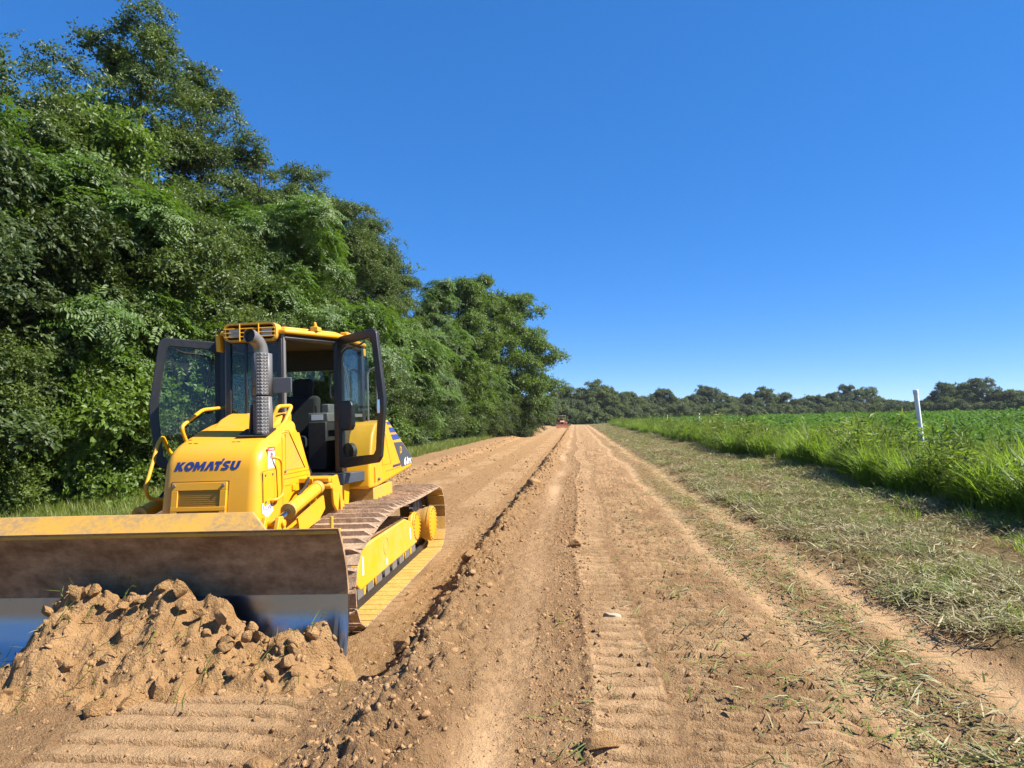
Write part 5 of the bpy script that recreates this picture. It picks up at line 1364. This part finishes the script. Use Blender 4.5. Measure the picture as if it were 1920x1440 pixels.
cover('tall_grass', 'tall lush green grass standing along the edge of the crop field', 'grass', tall,
      [(2600, 7, 30, edge_x(rg), .75, 1.15), (2600, 20, 140, edge_x(rg), .8, 1.2), (2400, 7, 40, lambda n, y: rg.uniform(8, 13, n), .7, 1.1), (2200, 25, 150, lambda n, y: rg.uniform(7.5, 14, n), .8, 1.2)], 1, vary=1.1)
verge = [blades('verge_%d' % i, M['grass_verge'], 40 + i, 30, .14, .45, .012, .24, .9, 3) for i in range(4)]
rv = np.random.default_rng(9002)
cover('verge_grass', 'rough green grass between the dirt strip and the wood', 'grass', verge,
      [(5200, 8, 34, lambda n, y: rv.uniform(-13.5, -8.2, n), .7, 1.25), (4200, 25, 95, lambda n, y: rv.uniform(-13, -8.3, n), .8, 1.4), (1200, 90, 190, lambda n, y: rv.uniform(-16, -9.0, n), 1, 1.8)], 2)
def weed_plant(i):
    r = np.random.default_rng(160 + i); n = 38; z = r.uniform(.1, 1.15, n)
    P = np.column_stack([r.normal(0, .12, n), r.normal(0, .12, n), z]); Dd = np.column_stack([r.normal(0, 1, n), r.normal(0, 1, n), r.uniform(-.1, 1.0, n)])
    return proto('weed_%d' % i, *leaf_quads(P, Dd, np.array([0, 0, 1.0]) + r.normal(0, .5, (n, 3)), r.uniform(.10, .30, n), r.uniform(.025, .06, n), .15), M[('grass_verge', 'leaf_shrub', 'grass_tall')[i % 3]])
weeds = [weed_plant(i) for i in range(5)]
cover('weeds', 'broad-leaved weeds mixed into the tall grass beside the crop', 'weeds', weeds,
      [(900, 7, 45, edge_x(rg), .6, 1.15), (900, 30, 140, edge_x(rg), .8, 1.3)], 21, vary=.8)
# crop plants: broad leaves on short stalks
def crop_plant(i):
    r = np.random.default_rng(60 + i); n = 46
    P = np.column_stack([r.normal(0, .2, n), r.normal(0, .2, n), r.uniform(.25, .95, n)])
    Dd = np.column_stack([r.normal(0, 1, n), r.normal(0, 1, n), r.uniform(-.5, .4, n)]); Nn = np.array([0, 0, 1.0]) + r.normal(0, .45, (n, 3))
    return proto('crop_plant_%d' % i, *leaf_quads(P, Dd, Nn, r.uniform(.14, .24, n), r.uniform(.08, .13, n), .12), M['crop'])
crop = [crop_plant(i) for i in range(4)]
rc = np.random.default_rng(9003)
cover('crop_field', 'leafy green crop covering the field behind the tall grass', 'crop', crop,
      [(5200, 12, 60, lambda n, y: 11 + rc.uniform(0, 1, n) * (1.0 * y + 6), .85, 1.15), (9000, 40, 240, lambda n, y: 11 + rc.uniform(0, 1, n) * (.95 * y + 5), .9, 1.5)], 3, vary=.5)
cut = [litter('cut_%d' % i, M['grass_cut'], 70 + i, 46, .26, .04, .17, .0075, .045, .22) for i in range(5)] + [litter('cutg_%d' % i, M['grass_cut_green'], 80 + i, 40, .24, .06, .24, .008, .05, .32) for i in range(1)]
rm = np.random.default_rng(9004)
def mat_x(n, y): return rm.uniform(2.95, 7.6, n)
cover('grass_clippings', 'thick mat of drying cut grass beside the dirt strip', 'cut grass', cut,
      [(4200, 3.2, 16, mat_x, .8, 1.25), (4200, 12, 60, mat_x, 1.0, 1.6), (1500, 45, 140, mat_x, 1.4, 2.2)], 4, thin_out=-.12)
thin = [litter('thin_%d' % i, M['grass_cut'], 90 + i, 14, .24, .05, .20, .007, .018, .16) for i in range(3)] + [litter('thing_%d' % i, M['grass_cut_green'], 95 + i, 8, .2, .06, .24, .008, .02, .2) for i in range(2)]
cover('scattered_clippings', 'thin scatter of cut grass blades over the dirt', 'cut grass', thin,
      [(420, 3.0, 20, lambda n, y: rm.normal(2.15, .22, n), .8, 1.3), (260, 3.0, 16, lambda n, y: rm.uniform(.8, 2.0, n), .6, 1.1), (50, 3.0, 14, lambda n, y: rm.uniform(-.2, 1, n), .5, .9), (420, 8, 60, lambda n, y: rm.uniform(1.9, 3.2, n), 1.0, 1.6)], 6)
tuft = [blades('tuft_%d' % i, M['grass_tall'], 50 + i, 12, .15, .42, .011, .10, 1.4, 3) for i in range(3)]
cover('grass_tufts', 'bent tufts of green grass left standing in the clippings', 'grass', tuft,
      [(420, 4, 26, lambda n, y: rm.uniform(5.2, 7.4, n), .6, 1.1), (80, 4, 26, lambda n, y: rm.uniform(3.2, 5.4, n), .5, .9)], 7)
# grass pulled up in the heap
hp = heapV[(heapV[:, 2] > .2)]
rh = np.random.default_rng(8); hq = hp[rh.integers(0, len(hp), 46)] + np.array([0, 0, .0])
bits = [litter('bit_%d' % i, M['grass_cut_green'], 130 + i, 4, .10, .10, .24, .008, .03, .5) for i in range(3)]
o = scatter('heap_grass', hq + np.array([0, -.01, .01]), np.stack([rh.normal(.5, .2, 46), np.zeros(46), rh.uniform(-.6, .6, 46)], 1), rh.uniform(.6, 1.1, 46), rh.integers(0, 3, 46), gn_group('heap_grass_nodes', bits), None, M['grass_cut_green'])
tag(o, 'blades of torn grass caught in the dirt heap', 'grass', kind='stuff')

# ------------------------------------------------------------------ air over the field
hm, hnt, hb, ho = new_mat('haze_air')
hnt.nodes.remove(hb)
hv = N(hnt, 'ShaderNodeVolumePrincipled')
hv.inputs['Color'].default_value = (.86, .91, 1.0, 1); hv.inputs['Density'].default_value = .00012; hv.inputs['Anisotropy'].default_value = 0.0
hnt.links.new(hv.outputs['Volume'], ho.inputs['Volume'])
hz = MB(); hz.box((0, 70, 10.5), (1060, 1000, 25)); hz.build('haze', hm, smooth=None)['kind'] = 'stuff'
scene.cycles.volume_bounces = 0
